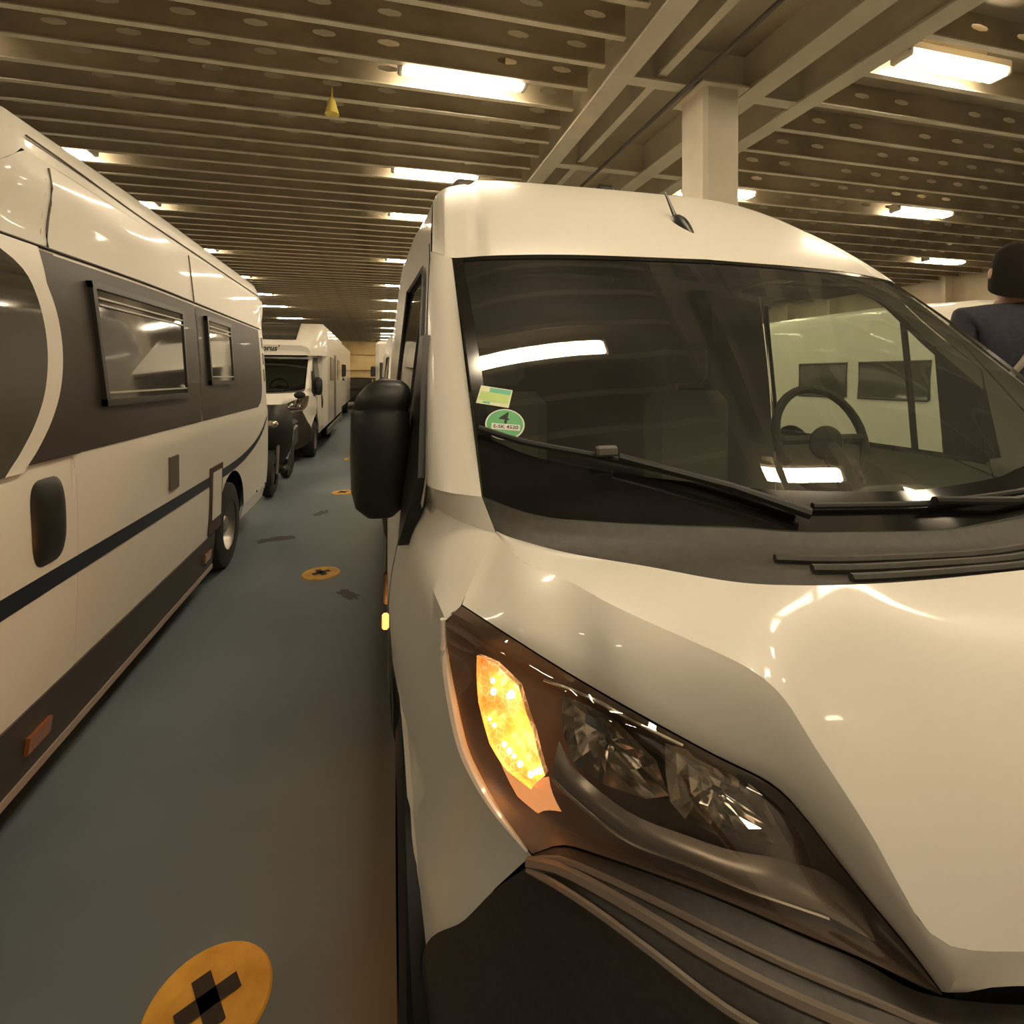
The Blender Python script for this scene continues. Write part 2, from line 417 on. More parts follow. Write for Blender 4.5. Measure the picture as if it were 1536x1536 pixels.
# ------------------------------------------------------------------ the van (built once, facing -Y, left side at small X)
PROF = [(.20,.06),(.40,.036),(.6,.024),(.8,.020),(1.0,.020),(1.12,.0215),(1.2,.025),(1.235,.033),(1.28,.036),(1.45,.042),(1.6,.049),(1.8,.061),(1.95,.073),(2.05,.083),(2.10,.089),(2.2,.102),(2.28,.113),(2.32,.120)]
_pz = cr([(z,x,0) for z,x in PROF], 400); PROF = [(p[0],p[1]) for p in _pz]
ZCOR = [(1.12,1.36),(1.25,1.495),(1.527,1.762),(1.70,1.9535),(2.32,2.32)]
def taper(Y, Z):
    # the cab narrows towards its nose
    yc = interp([(z,y) for y,z in ZCOR], Z)
    t = sstep(.95,1.36,Z)*(.062+.031*max(0,Z-1.36)/.96)*(1-sstep(yc-.2,yc+1.7,Y)*1.0)/(1-sstep(-.2,1.7,0.))
    if Y > 6.05: t += .05*((Y-6.05)/.35)**2
    return t
def sx(Y, Z): return interp(PROF, Z)+taper(Y, Z)
def zcor(Y): return interp(ZCOR, Y)
AY0, AY1, AR, AZ = 1.28, 4.73, .43, .345
def zlo(Y):
    z = .40
    for c in (AY0, AY1):
        d = abs(Y-c)
        if d < AR: z = max(z, AZ+math.sqrt(AR*AR-d*d))
    return z
def colpts(Y, z0, z1, n, off=0.):
    zs = [z0+(z1-z0)*i/(n-1) for i in range(n)]
    return [(sx(Y,z)-off, Y, z) for z in zs]
WBOT = [(.19,.965,1.325),(.28,.925,1.295),(.40,.893,1.283),(.524,.868,1.276),(.653,.845,1.27),(.763,.815,1.263),(.985,.782,1.258),(1.045,.78,1.2575)]
WTOP = [(.21,1.60,1.91),(.35,1.575,1.92),(.6,1.545,1.928),(1.045,1.525,1.932)]
WB_, WT_ = arc(mirP(WBOT), 81), arc(mirP(WTOP), 81)
def wsp(a, b, off=0.):
    t = a*80; i = min(int(t), 79); f = t-i
    p = lerp(lerp(WB_[i],WB_[i+1],f), lerp(WT_[i],WT_[i+1],f), b); w = 4*b*(1-b)*.02+off
    return (p[0], p[1]-.7*w, p[2]+.7*w)
HL_TOP = [(.125,.779,1.205),(.181,.699,1.19),(.232,.662,1.165),(.279,.639,1.14),(.318,.594,1.13),(.399,.56,1.09),(.470,.537,1.055),(.504,.522,1.02),(.533,.509,.98),(.561,.481,.94),(.584,.459,.91),(.60,.435,.883)]
HL_OUT = [(.125,.779,1.205),(.102,.770,1.19),(.105,.773,1.132),(.115,.762,1.067),(.128,.746,1.011),(.146,.726,.976),(.169,.694,.95),(.2025,.66,.92)]
HL_BOT = [(.2025,.66,.92),(.238,.64,.942),(.276,.61,.948),(.335,.559,.955),(.395,.518,.951),(.453,.482,.941),(.518,.457,.92),(.60,.435,.883)]
LN, LM = 61, 41
_T, _B, _L = arc(HL_TOP,LN), arc(HL_BOT,LN), arc(HL_OUT,LM)
def _coon(i, j):
    a, b = i/(LN-1), j/(LM-1); R = HL_TOP[-1]
    p = [(1-b)*_T[i][k]+b*_B[i][k]+(1-a)*_L[j][k]+a*R[k]-((1-a)*(1-b)*_T[0][k]+a*(1-b)*_T[-1][k]+(1-a)*b*_B[0][k]+a*b*_B[-1][k]) for k in range(3)]
    w = 16*a*(1-a)*b*(1-b)*.03
    return (p[0]-.5*w, p[1]-.75*w, p[2]+.2*w)
LG = [[_coon(i,j) for i in range(LN)] for j in range(LM)]
def lens(a, b, d=0.):                             # point on the headlamp lens, d metres behind it
    t = min(max(a,0),1)*(LN-1); i = min(int(t), LN-2); f = t-i
    u = min(max(b,0),1)*(LM-1); j = min(int(u), LM-2); g = u-j
    p = lerp(lerp(LG[j][i],LG[j][i+1],f), lerp(LG[j+1][i],LG[j+1][i+1],f), g)
    return (p[0]+.50*d, p[1]+.76*d, p[2]-.30*d)
def lens_poly(ab, d, bowl=0., n=28, rings=8, rim=0.):   # filled patch with outline ab; centre sunk by bowl; rim raised
    m = len(ab); P = []
    for k in range(n):
        t = k/n*m; i = int(t) % m; f = t-int(t); A, B = ab[i], ab[(i+1)%m]; P.append((A[0]+(B[0]-A[0])*f, A[1]+(B[1]-A[1])*f))
    ca = sum(p[0] for p in P)/n; cb = sum(p[1] for p in P)/n
    b = MB(); v = []; f = []
    for r in range(rings+1):
        s = 1-r/rings
        for p in P: v.append(lens(ca+(p[0]-ca)*s, cb+(p[1]-cb)*s, d+bowl*(1-s*s)))
    for r in range(rings):
        for k in range(n): f.append((r*n+k, r*n+(k+1)%n, (r+1)*n+(k+1)%n, (r+1)*n+k))
    b.add(v, f)
    if rim:
        v = []
        for p in P: v.append(lens(p[0],p[1],d)); v.append(lens(p[0],p[1],d-rim))
        b.add(v, [(2*k,2*((k+1)%n),2*((k+1)%n)+1,2*k+1) for k in range(n)])
    return b
def lens_strip(hi, lo, d0, d1, n=30):
    H = arc([(a,b,0) for a,b in hi], n); L = arc([(a,b,0) for a,b in lo], n)
    return MB().grid([[lens(h[0]+(l[0]-h[0])*t, h[1]+(l[1]-h[1])*t, d0+(d1-d0)*t-.006*math.sin(PI*t)) for h, l in zip(H,L)] for t in (0,.25,.5,.75,1)])

def both(bfun):                                   # a shape on the left and its mirror image on the right
    b = bfun(); c = b.mirror(XC); return b, c
YS = [1.12+i*.05 for i in range(0,27)]
def rng(a, b, st):
    n = max(1, round((b-a)/st)); return [a+(b-a)*i/n for i in range(n+1)]

def cap_rows():
    r0 = [(.158,1.70,1.9535),(.185,1.635,1.93),(.21,1.60,1.914),(.35,1.575,1.924),(.6,1.545,1.932),(1.045,1.525,1.936)]
    r1 = [(.213,2.32,2.32),(.24,2.345,2.37),(.30,2.36,2.41),(.45,2.37,2.44),(.75,2.39,2.455),(1.045,2.40,2.46)]
    A, B = cr(r0,51), cr(r1,51); G = []
    for j in range(15):
        t = j/14; row = []
        for k, (p, q) in enumerate(zip(A,B)):
            w = 4*t*(1-t)*.035*sstep(0,.3,k/50)
            P = lerp(p,q,t); xg = .303+.093*t
            s = .013*sstep(xg-.012,xg+.012,P[0])*(1-.0*t) - .006*math.exp(-((P[0]-xg+.016)/.012)**2)
            s *= sstep(0,.06,t)
            row.append((P[0], P[1]-.5*(w+s), P[2]+.85*(w+s)))
        G.append(mirP(row))
    return G
def roof_rows():
    G = []; base = cap_rows()[-1][:51]
    for Y in [2.36,2.6,2.9,3.3,4,5,5.8,6.2,6.38]:
        dz = .055*sstep(2.36,3.4,Y)-.03*sstep(6.2,6.4,Y); row = []
        for k, p in enumerate(base):
            t = sstep(2.36,3.0,Y)
            y = p[1]+(Y-2.36)*(1. if Y > 2.36 else 0)
            x = p[0]+(sx(Y,2.32)-sx(2.36,2.32))*(1-(p[0]-.2)/(XC-.2))
            row.append((x, min(y,6.4), p[2]+dz*min(1,k/12)))
        G.append(mirP(row))
    return G

def mp(x,y,z,k):
    if z < 2.06: return (x,y,z)
    w = sstep(2.06,2.3,z)*sstep(2.0,2.3,y); sg = 1 if x > XC else -1; e = abs(x-XC)/.9
    x2 = x+sg*taper(y,2.32)*.9*w*min(1,e)**2
    z2 = z+.05*(1-sstep(2.36,3.4,y))*sstep(2.2,2.36,y)*sstep(2.3,2.4,z)
    return (x2,y,z2 if z2 < 2.05 else 2.05+(z2-2.05)*k)
def body_shell(k=1.):
    half = MB()
    half.grid([colpts(Y, 1.27 if Y < 1.352 else min(zcor(Y)-.02,2.02), zcor(Y), 5) for Y in rng(1.12,1.352,.04)])
    half.grid([colpts(Y, min(zcor(Y)-.02,2.02), min(zcor(Y),2.32), 8) for Y in rng(1.352,2.44,.05)], False)
    half.grid([colpts(Y, zlo(Y), 2.32, 40) for Y in rng(2.44,4.28,.15)+rng(4.29,5.17,.03)+rng(5.2,6.4,.1)])
    half.grid([[(sx(Y,.40)+.0,Y,.40),(sx(Y,.40)+.03,Y,.25)] for Y in (1.72,4.29)]+[]) ; half.grid([[(sx(Y,.40),Y,.40),(sx(Y,.40)+.03,Y,.27)] for Y in (5.17,5.7,6.1,6.4)])
    # windscreen pillar, outside face and corner
    rows = []
    for i in range(13):
        t = i/12; z = 1.325+(1.9535-1.325)*t
        tb = min(1,max(0,(z-1.325)/(1.91-1.325))); F = lerp((.19,.965,1.325),(.21,1.60,1.914),tb)
        yr = interp([(1.34,1.10),(1.36,1.12),(1.495,1.25),(1.762,1.527),(1.9535,1.70)], max(z,1.34)); R = (sx(yr,z), yr, z)
        c = (R[0]+.010, F[1]+.35*(R[1]-F[1]), (F[2]+R[2])/2)
        rows.append([tuple((1-s)**2*a+2*s*(1-s)*m+s*s*q for a,m,q in zip(F,c,R)) for s in [j/10 for j in range(11)]])
    half.grid(rows)
    full = MB(); full.add(half.v, half.f); m = half.mirror(XC); full.add(m.v, m.f)
    full.grid(cap_rows()); full.grid(roof_rows())
    # rear wall
    ys = 6.4; pr = [(sx(ys,z),ys,z) for z in (.3,.4,.6,.95,1.2,1.25,1.6,1.95,2.05,2.32)]+[(sx(ys,2.32)+.06,ys,2.40),(.55,ys,2.44),(XC,ys,2.46)]
    full.grid([[p for p in pr],[(2*XC-p[0],p[1]+.0,p[2]) for p in pr]])
    if k != 1.:
        full.v = [mp(*p,k) for p in full.v]
    return full

FENDER = [(.5375,.090,.878),(.58,.094,.862),(.65,.110,.828),(.70,.122,.798),(.77,.146,.752),(.83,.166,.718),(.92,.2025,.66),(.95,.169,.694),(.976,.146,.726),(1.011,.128,.746),(1.067,.115,.762),(1.132,.105,.773),(1.19,.102,.770),(1.205,.125,.779),(1.24,.165,.846),(1.27,.2067,.913),(1.325,.19,.965)]
ARCH = [(.076,.93,.5375),(.0735,.955,.58),(.0685,1.0,.65),(.063,1.06,.70),(.056,1.28,.77)]
def wing_rear(z):
    if z < .775:
        for p in ARCH:
            if abs(p[2]-z) < 1e-6: return p
    if z < 1.3: return (sx(1.35,z)+.012*(1-sstep(.8,1.0,z)), 1.35, z)
    return (sx(1.12,1.34), 1.12, 1.34)
def fender():
    rows = []
    for z, x, y in FENDER:
        R = wing_rear(z); c = (min(x, R[0]+.012+.03*max(0,R[1]-y)), y+.28*(R[1]-y), z)
        rows.append([tuple((1-s)**2*a+2*s*(1-s)*m+s*s*q for a,m,q in zip((x,y,z),c,R)) for s in [j/16 for j in range(17)]])
    return MB().grid(rows)
def arch_lip():
    P = arc(ARCH[:4]+[(.0585,1.13,.757),(.053,1.18,.81),(.045,1.225,.88),(.037,1.265,.95)], 24)
    T = [1-sstep(.75,1.,i/23)*.9 for i in range(24)]
    return MB().grid([[(x+a*t,y+b_*t,z+c*t) for (x,y,z),t in zip(P,T)] for a,b_,c in ((.02,-.016,.006),(.004,-.022,.006),(-.006,-.012,.003),(-.006,.004,0),(.03,.012,0))])

HOOD_R = [(.2067,.913,1.27),(.3014,.811,1.262),(.41,.740,1.255),(.509,.667,1.25),(.60,.6386,1.247),(.7067,.624,1.245),(.819,.6196,1.243),(.966,.619,1.242),(1.045,.619,1.2415)]
HOOD_C = [(.2067,.913,1.27),(.2225,.789,1.262),(.2754,.7298,1.25),(.3086,.6736,1.24),(.3553,.627,1.225),(.4017,.5914,1.21),(.4523,.5552,1.19),(.4803,.5314,1.165),(.5035,.5085,1.118),(.5248,.488,1.077),(.5430,.468,1.038),(.5570,.450,1.000),(.5725,.432,.966),(.604,.417,.953),(.70,.393,.953),(.85,.362,.954),(1.045,.348,.955)]
HOOD_T = [(.2067-.004,.913,1.268),(.165,.846,1.24),(.125,.779,1.205)]
def bonnet():
    n = 60; b = MB()
    # top panel
    R, C = arc(HOOD_R,n), arc(HOOD_C,n); G = []
    for j in range(13):
        t = j/12; row = []
        for i in range(n):
            s = i/(n-1); w = 4*t*(1-t)*(.055*sstep(.35,1,s)+.006); p = lerp(R[i],C[i],t)
            row.append((p[0], p[1]-.6*w, p[2]+.8*w))
        G.append(mirP(row))
    b.grid(G)
    # side facet between the crease and the headlamp, and the front lip
    LOW = HOOD_T[::-1][0:1]
    low = HL_TOP+[(.64,.408,.915),(.72,.385,.918),(.85,.352,.92),(1.045,.335,.92)]
    Lw = cr(low, 90); Cc = cr([HOOD_C[0]]+HOOD_C[1:], 90)
    # left edge runs from the rear corner to the lamp tip
    half = []
    A = arc(HOOD_C[:14], 50); B = arc(HL_TOP, 50)
    D = [p for p in arc(HOOD_C[13:], 20)]; E = arc([HL_TOP[-1]]+low[12:], 20)
    edge = cr([HOOD_C[0],(.165,.846,1.24),HL_TOP[0]], 9)
    rows = []
    for j in range(9):
        t = j/8; row = []
        for i in range(50):
            s = i/49; p = lerp(A[i],B[i],t); e0 = lerp(A[0],B[0],t); d = [edge[j][q]-e0[q] for q in range(3)]
            w = 4*t*(1-t)*.012*sstep(0,.2,s)
            lip = .010*sstep(.86,1.,t)
            row.append((p[0]+d[0]*(1-s)-.4*w+.3*lip, p[1]+d[1]*(1-s)-.5*w+.5*lip, p[2]+d[2]*(1-s)+.5*w))
        for i in range(1,20): row.append(lerp(D[i],E[i],t))
        rows.append(row)
    b.grid(rows)
    m = MB(); m.grid(rows); mm = m.mirror(XC); b.add(mm.v, mm.f)
    return b

BB = [[(.2025,.665,.915),(.238,.645,.937),(.276,.615,.943),(.335,.564,.95),(.395,.523,.946),(.453,.487,.936),(.518,.462,.915),(.60,.44,.878),(.75,.38,.90),(1.045,.345,.90)],
      [(.199,.656,.912),(.225,.612,.926),(.259,.573,.926),(.304,.525,.918),(.359,.470,.904),(.42,.425,.895),(.50,.385,.882),(.62,.35,.872),(.80,.315,.865),(1.045,.295,.86)],
      [(.165,.716,.83),(.195,.64,.835),(.235,.575,.83),(.285,.515,.825),(.345,.452,.82),(.41,.405,.81),(.49,.363,.80),(.61,.33,.79),(.80,.29,.785),(1.045,.268,.78)],
      [(.130,.780,.73),(.16,.69,.73),(.205,.60,.73),(.265,.52,.73),(.335,.445,.73),(.41,.388,.73),(.49,.348,.73),(.61,.312,.73),(.80,.272,.73),(1.045,.25,.73)],
      [(.076,.885,.58),(.12,.74,.56),(.18,.61,.54),(.25,.51,.53),(.33,.43,.52),(.41,.372,.51),(.49,.335,.5),(.61,.30,.5),(.80,.262,.5),(1.045,.24,.5)],
      [(.09,.90,.34),(.13,.75,.30),(.19,.63,.27),(.26,.53,.25),(.34,.45,.24),(.42,.39,.24),(.50,.355,.24),(.62,.32,.24),(.80,.285,.24),(1.045,.265,.24)]]
def bumper():
    b = MB(); rows = [mirP(arc(r,50)) for r in BB]
    cols = list(zip(*rows)); G = [arc(list(c), 26) for c in cols]
    b.grid(G); return b
def ridge(t, dz, r, a=0., e=1.):
    P = [lerp(p,q,t) for p, q in zip(arc(BB[0],40),arc(BB[1],40))]; P = P[int(a*40):int(e*40)]
    return MB().tube(mirP([(x-.004,y-.006,z+dz) for x,y,z in P]), r, 6)

def cowl():
    n = 70; A, B = arc(mirP([(x,y,z-.012) for x,y,z in HOOD_R]), n), arc(mirP(WBOT), n); G = []
    for j in range(11):
        t = j/10; row = []
        for i in range(n):
            p = lerp(A[i],B[i],t); s = -.016*math.sin(PI*t)+.012*sstep(.80,.88,t)*(1-sstep(.93,1,t))
            row.append((p[0],p[1],p[2]+s))
        G.append(row)
    return MB().grid(G)
def louvre(t, a, e, r):
    A, B = arc(mirP(HOOD_R),90), arc(mirP(WBOT),90)
    P = [lerp(A[i],B[i],t) for i in range(int(a*90),int(e*90))]
    return MB().tube([(x,y,z-.014) for x,y,z in P], r, 6)

def frit():
    b = MB(); o = .0025; E = [0,.025,.05]
    def strip(f, n=60): b.grid([[f(i/n, s) for i in range(n+1)] for s in (0,.5,1)])
    strip(lambda t,s: wsp(.002+.996*t, .975+.022*s, o))
    strip(lambda t,s: wsp(.002+.019*s*(1-.15*t), t*.998+.001, o))
    strip(lambda t,s: wsp(.998-.019*s, t*.998+.001, o))
    strip(lambda t,s: wsp(.002+.996*t, (.085+.09*(abs(2*t-1)**3))*s, o))
    return b

def wheel(parent, cx, cy, side, label=None):
    r = .345; w = .115
    t = MB(); t.lathe_x([(-w,.20),(-w,.30),(-w*.9,r-.012),(-w*.5,r),(w*.5,r),(w*.9,r-.012),(w,.30),(w,.20)], (cx,cy,r), 48)
    o = t.build('wheel', M['tyre'], parent, off=(XC,0,0))
    s = side
    q = MB(); q.lathe_x([(s*w*.95,.205),(s*w*.8,.19),(s*w*.35,.17),(s*w*.5,.08),(s*w*.75,.06),(s*w*.78,0)], (cx,cy,r), 40)
    q.build('rim', M['rim'], o, off=(XC,0,0))
    return o

OFF = (XC,0,0)
def build_van(root, near=True):
    P = lambda name, b, m, parent=root, label=None, **k: b.build(name, M[m], parent, OFF, label=label, **k)
    P('body_shell', body_shell(), 'paint')
    P('bonnet', bonnet(), 'paint')
    for k in (0,1):
        fw = P('front_wing', both(fender)[k], 'paint'); P('arch_lip', both(arch_lip)[k], 'paint', fw)
        P('wing_edge', both(lambda: MB().tube([(x-.004,y+.006,z) for x,y,z in arc(HL_OUT[1:],30)], [.002+.007*math.sin(PI*min(1,.1+i/29*.9)) for i in range(30)], 8))[k], 'paint', fw)
    P('front_bumper', bumper(), 'bumper', label='dark grey plastic front bumper')
    for t, dz, rr in ((1.0,.0,.0045),(.62,.004,.007),(.32,.003,.004)):
        P('bumper_rib', ridge(t,dz,rr), 'bumper_line')
    b = MB(); b.box(.62,1.47,.44,.52,.60,.89); P('grille', b, 'black')
    P('cowl_panel', cowl(), 'cowl', label='black plastic cowl below the windscreen')
    for t, a, e, rr in ((.24,.33,.67,.007),(.40,.305,.695,.007),(.56,.28,.72,.007)): P('cowl_louvre', louvre(t,a,e,rr), 'cowl')
    g = MB(); g.grid([[wsp(i/60,j/24) for i in range(61)] for j in range(25)]); ws = P('windscreen', g, 'glass')
    P('windscreen_border', frit(), 'frit', ws)
    # cab doors
    zb = lambda Y: 1.26 if 1.36 < Y < 2.40 else 1.5
    zt = lambda Y: max(zb(Y), min(zcor(Y)-.10, 1.93)) if 1.36 < Y < 2.40 else 1.5
    yy = [1.355,1.3601]+rng(1.361,2.399,.045)+[2.3999,2.435]
    def door():
        b = MB(); b.grid([colpts(Y, zlo(Y), zb(Y), 22, .002) for Y in yy])
        b.grid([colpts(Y, zt(Y), max(zt(Y),min(zcor(Y)-.025,2.015)), 6, .002) for Y in yy]); return b
    def pane(): return MB().grid([[(x+.004,y,z) for x,y,z in colpts(Y, zb(Y)-.01, zt(Y)+.01, 8)] for Y in yy[2:-2]])
    def seal():
        b = MB(); ring = [(sx(Y,zb(Y))-.004,Y,zb(Y)) for Y in yy[2:-2]]+[(sx(Y,zt(Y))-.004,Y,zt(Y)) for Y in yy[2:-2]][::-1]
        b.tube(ring+[ring[0]], .011, 6, False)
        b.tube([(sx(1.62,z)-.003,1.62,z) for z in (1.26,1.45,1.6,zt(1.62))], .012, 6); return b
    def handle():
        b = MB(); G = []
        for r_ in (1.,.94,.8,.5,.0):
            row = []
            for i in range(33):
                a = 2*PI*i/32; c, q = math.cos(a), math.sin(a); u, v = r_*math.copysign(abs(c)**.5,c), r_*math.copysign(abs(q)**.6,q)
                y, z = 2.25+.10*u, 1.03+.155*v
                row.append((sx(y,z)-.003-(.022*(1-r_**4)), y, z))
            G.append(row)
        b.grid(G); return b
    for k in (0,1):
        d = P('cab_door', both(door)[k], 'paint'); P('side_window', both(pane)[k], 'sglass', d); P('window_seal', both(seal)[k], 'seal', d)
        P('door_handle', both(handle)[k], 'black', d, label='large black door handle recess')
    # mirror base triangle and folded mirror
    def tri():
        b = MB(); o = .012
        pts = [(1.20,1.17),(1.15,1.33),(1.40,1.66),(1.50,1.66),(1.50,1.26),(1.30,1.20)]
        v = [(sx(y,z)-o-.004,y,z) for y,z in pts]+[(sx(y,z)+.01,y,z) for y,z in pts]; n = len(pts)
        return b.add(v, [tuple(range(n)),]+[(i,(i+1)%n,n+(i+1)%n,n+i) for i in range(n)])
    def mir():
        b = MB(); G = []
        prof = [(1.185,.0,.0),(1.19,.035,.035),(1.215,.062,.05),(1.26,.073,.06),(1.36,.076,.065),(1.455,.074,.062),(1.465,.070,.058),(1.472,.073,.06),(1.50,.070,.06),(1.525,.055,.05),(1.54,.035,.035),(1.545,0,0)]
        for z, wx, wy in prof:
            cxx = .0+.022*sstep(1.30,1.185,z)*0+ (0.02*sstep(1.45,1.545,z))
            row = []
            for i in range(25):
                a = 2*PI*i/24; c, s = math.cos(a), math.sin(a); e = .6
                row.append((cxx+wx*math.copysign(abs(c)**e,c), 1.40+wy*math.copysign(abs(s)**e,s), z))
            G.append(row)
        return b.grid(G)
    def mglass(): 
        return MB().box(-.06,.066,1.462,1.47,1.22,1.45,.003)
    for k in (0,1):
        m_ = P('door_mirror', both(mir)[k], 'black'); P('mirror_base', both(tri)[k], 'black', m_); P('mirror_glass', both(mglass)[k], 'chrome', m_)
    # headlamps
    for k in (0,1):
        sel = lambda b: (b if k == 0 else b.mirror(XC))
        hb = MB(); hb.grid([[lens(i/30,j/20,.004+.075*min(1,8*(i/30)*(1-i/30))*min(1,6*(j/20)*(1-j/20))) for i in range(31)] for j in range(21)])
        h = P('headlamp', sel(hb), 'hl_dark', label='angular headlamp with lit amber indicator' if k == 0 and near else None)
        P('lens', sel(MB().grid(LG)), 'lens', h)
        r1 = [(.275,.133),(.325,.117),(.388,.117),(.463,.217),(.487,.383),(.438,.467),(.35,.5),(.287,.467),(.275,.333)]
        r2 = [(.475,.10),(.525,.067),(.60,.067),(.65,.117),(.713,.333),(.65,.45),(.575,.5),(.512,.483),(.487,.417)]
        P('reflector', sel(facet(r1,.035,.04,3)), 'chrome', h, smooth=False); P('reflector', sel(facet(r2,.035,.035,5)), 'chrome', h, smooth=False)
        for c in ((.375,.3),(.585,.28)):
            q = MB(); p = lens(c[0],c[1],.05); q.sphere(p, .006); P('bulb', sel(q), 'chrome', h)
        P('trim_strip', sel(lens_strip([(.263,.383),(.287,.483),(.338,.55),(.412,.60),(.512,.583),(.613,.55),(.713,.433),(.80,.283),(.863,.20)],
            [(.237,.567),(.287,.65),(.362,.767),(.487,.75),(.60,.767),(.688,.733),(.775,.65),(.825,.617),(.88,.55)], .034,.016)), 'satin', h)
        ch = arc([(a,b_,0) for a,b_ in [(.237,.567),(.287,.65),(.362,.767),(.487,.75),(.60,.767),(.688,.733),(.775,.65)]], 30)
        P('chrome_glint_line', sel(MB().tube([lens(p[0],p[1],.012) for p in ch], .0022, 6)), 'bright', h)
        top = arc([(a,b_,0) for a,b_ in [(.24,.09),(.32,.055),(.42,.05),(.5,.04)]], 20)
        P('chrome_glint_line', sel(MB().tube([lens(p[0],p[1],.014) for p in top], .0024, 6)), 'bright', h)  # upper bright tube stands in for a reflection on the lens
        tv = [(.087,.167),(.138,.15),(.19,.19),(.215,.383),(.22,.567),(.15,.70),(.10,.65),(.078,.55),(.072,.383)]
        tl = [(.078,.57),(.10,.67),(.15,.72),(.215,.60),(.175,.817),(.075,.883),(.055,.8)]
        lit = near and k == 0
        ti = P('indicator', sel(lens_poly(tv,.028,.012,36,10,.016)), 'ind' if lit else 'satin', h, label='lit amber indicator' if lit else None)
        P('indicator_tray', sel(lens_poly(tl,.03,.006)), 'amber_tray' if lit else 'satin', h)
        if lit:
            for a, b_, rr in ((.165,.27,.0055),(.158,.285,.004),(.118,.26,.0035),(.116,.31,.0045),(.098,.47,.003),(.088,.45,.0025),(.115,.54,.0035),(.125,.56,.004),(.135,.575,.003),(.145,.60,.004),(.165,.63,.004),(.185,.60,.003),(.20,.58,.0035)):
                q = MB(); q.sphere(lens(a,b_,.024), rr, 10, 6); P('bulb', q, 'led', ti)
    # wipers
    for aa in (0.,):
        w = MB(); w.tube([wsp(.345,.02,.03),wsp(.275,.066,.034),wsp(.16,.130,.034)], [.011,.008,.008]); 
        w1 = P('wiper', w, 'black')
        q = MB(); q.tube([wsp(.004+.34*i/20, .175-.14*(i/20)**1.25+.015*math.sin(PI*i/20), .016) for i in range(21)], .0065); P('wiper_blade', q, 'seal', w1)
        p = wsp(.147,.140,.036); q = MB(); q.box(p[0]-.022,p[0]+.022,p[1]-.009,p[1]+.009,p[2]-.008,p[2]+.012,.004); P('wiper_clip', q, 'grey', w1)
    w = MB(); w.tube([wsp(.78,.005,.03),wsp(.62,.02,.032),wsp(.50,.045,.03)], [.012,.009,.008]); w1 = P('wiper', w, 'black')
    q = MB(); q.tube([wsp(.36+.5*i/20, .045-.02*(i/20)+.01*math.sin(PI*i/20), .016) for i in range(21)], .0065); P('wiper_blade', q, 'seal', w1)
    # running gear and underside
    for cy in (AY0, AY1):
        wheel(root, .155, cy, -1); wheel(root, 2*XC-.155, cy, 1)
    b = MB(); b.box(.16,1.93,.62,6.3,.28,.50); b.box(.28,1.81,.75,1.9,.5,.86); P('chassis', b, 'black', smooth=False)
    for cy in (AY0,AY1):
        def liner():
            b = MB(); G = []
            for i in range(17):
                a = PI*i/16; y, z = cy-AR*math.cos(a), AZ+AR*math.sin(a)
                G.append([(sx(y,max(.4,z))+.03,y,z),(.36,y,z),(.37,cy,AZ)])
            return b.grid(G)
        for k in (0,1): P('wheel_arch_liner', both(liner)[k], 'black')
    # cabin
    b = MB(); G = []
    A = arc(mirP([(x+.012 if x<1 else x,y+.02,z-.02) for x,y,z in WBOT]), 41)
    for dy, z in ((0,None),(.10,1.20),(.30,1.20),(.42,1.17),(.46,1.05),(.44,.75)):
        G.append([(p[0] if .2<p[0]<1.89 else (.2 if p[0]<1 else 1.89), p[1]+dy, (p[2] if z is None else z+(.05*math.exp(-((p[0]-1.41)/.2)**2) if dy > .25 and z > 1.1 else 0))) for p in A])
    b.grid(G); d = P('dashboard', b, 'dash')
    q = MB(); q.tube([(1.37+.165*math.cos(a),1.40+.05*math.sin(a),1.35+.16*math.sin(a)) for a in [2*PI*i/32 for i in range(33)]], .014, 8, False)
    q.sphere((1.37,1.38,1.34), (.06,.03,.055)); q.tube([(1.215,1.40,1.35),(1.525,1.40,1.35)], .014); q.tube([(1.37,1.38,1.34),(1.37,1.24,1.15)], .03)
    P('steering_wheel', q, 'dark_int')
    for cx in (.52,1.50):
        q = MB(); q.box(cx-.24,cx+.24,1.95,2.40,.75,.92,.05); q.box(cx-.235,cx+.235,2.32,2.46,.88,1.48,.06)
        s = P('seat', q, 'seat'); q = MB(); q.box(cx-.13,cx+.13,2.36,2.45,1.51,1.72,.04); q.tube([(cx-.05,2.40,1.45),(cx-.05,2.40,1.53)],.008); P('headrest', q, 'seat', s)
    b = MB(); b.box(.20,1.89,2.75,2.80,.5,2.30); P('partition', b, 'dark_int', smooth=False)
    b = MB(); b.grid([[(x,y,z) for x in (.24,.6,XC,1.49,1.85)] for y,z in ((1.62,1.90),(1.9,2.0),(2.78,2.05))]); P('headliner', b, 'dark_int')
    for cx in (.55,1.54):
        b = MB(); b.box(cx-.2,cx+.2,1.60,1.76,1.86,1.885,.01); P('sun_visor', b, 'dark_int')
    b = MB(); b.box(.15,1.94,1.2,2.78,.5,.52); P('cabin_floor', b, 'dark_int', smooth=False)
    # rear lamps
    for k in (0,1):
        b = MB(); b.box(sx(6.4,1.1)+.04,sx(6.4,1.1)+.14,6.385,6.415,.75,1.45,.01); P('tail_lamp', b if k==0 else b.mirror(XC), 'red_lamp')
    return root

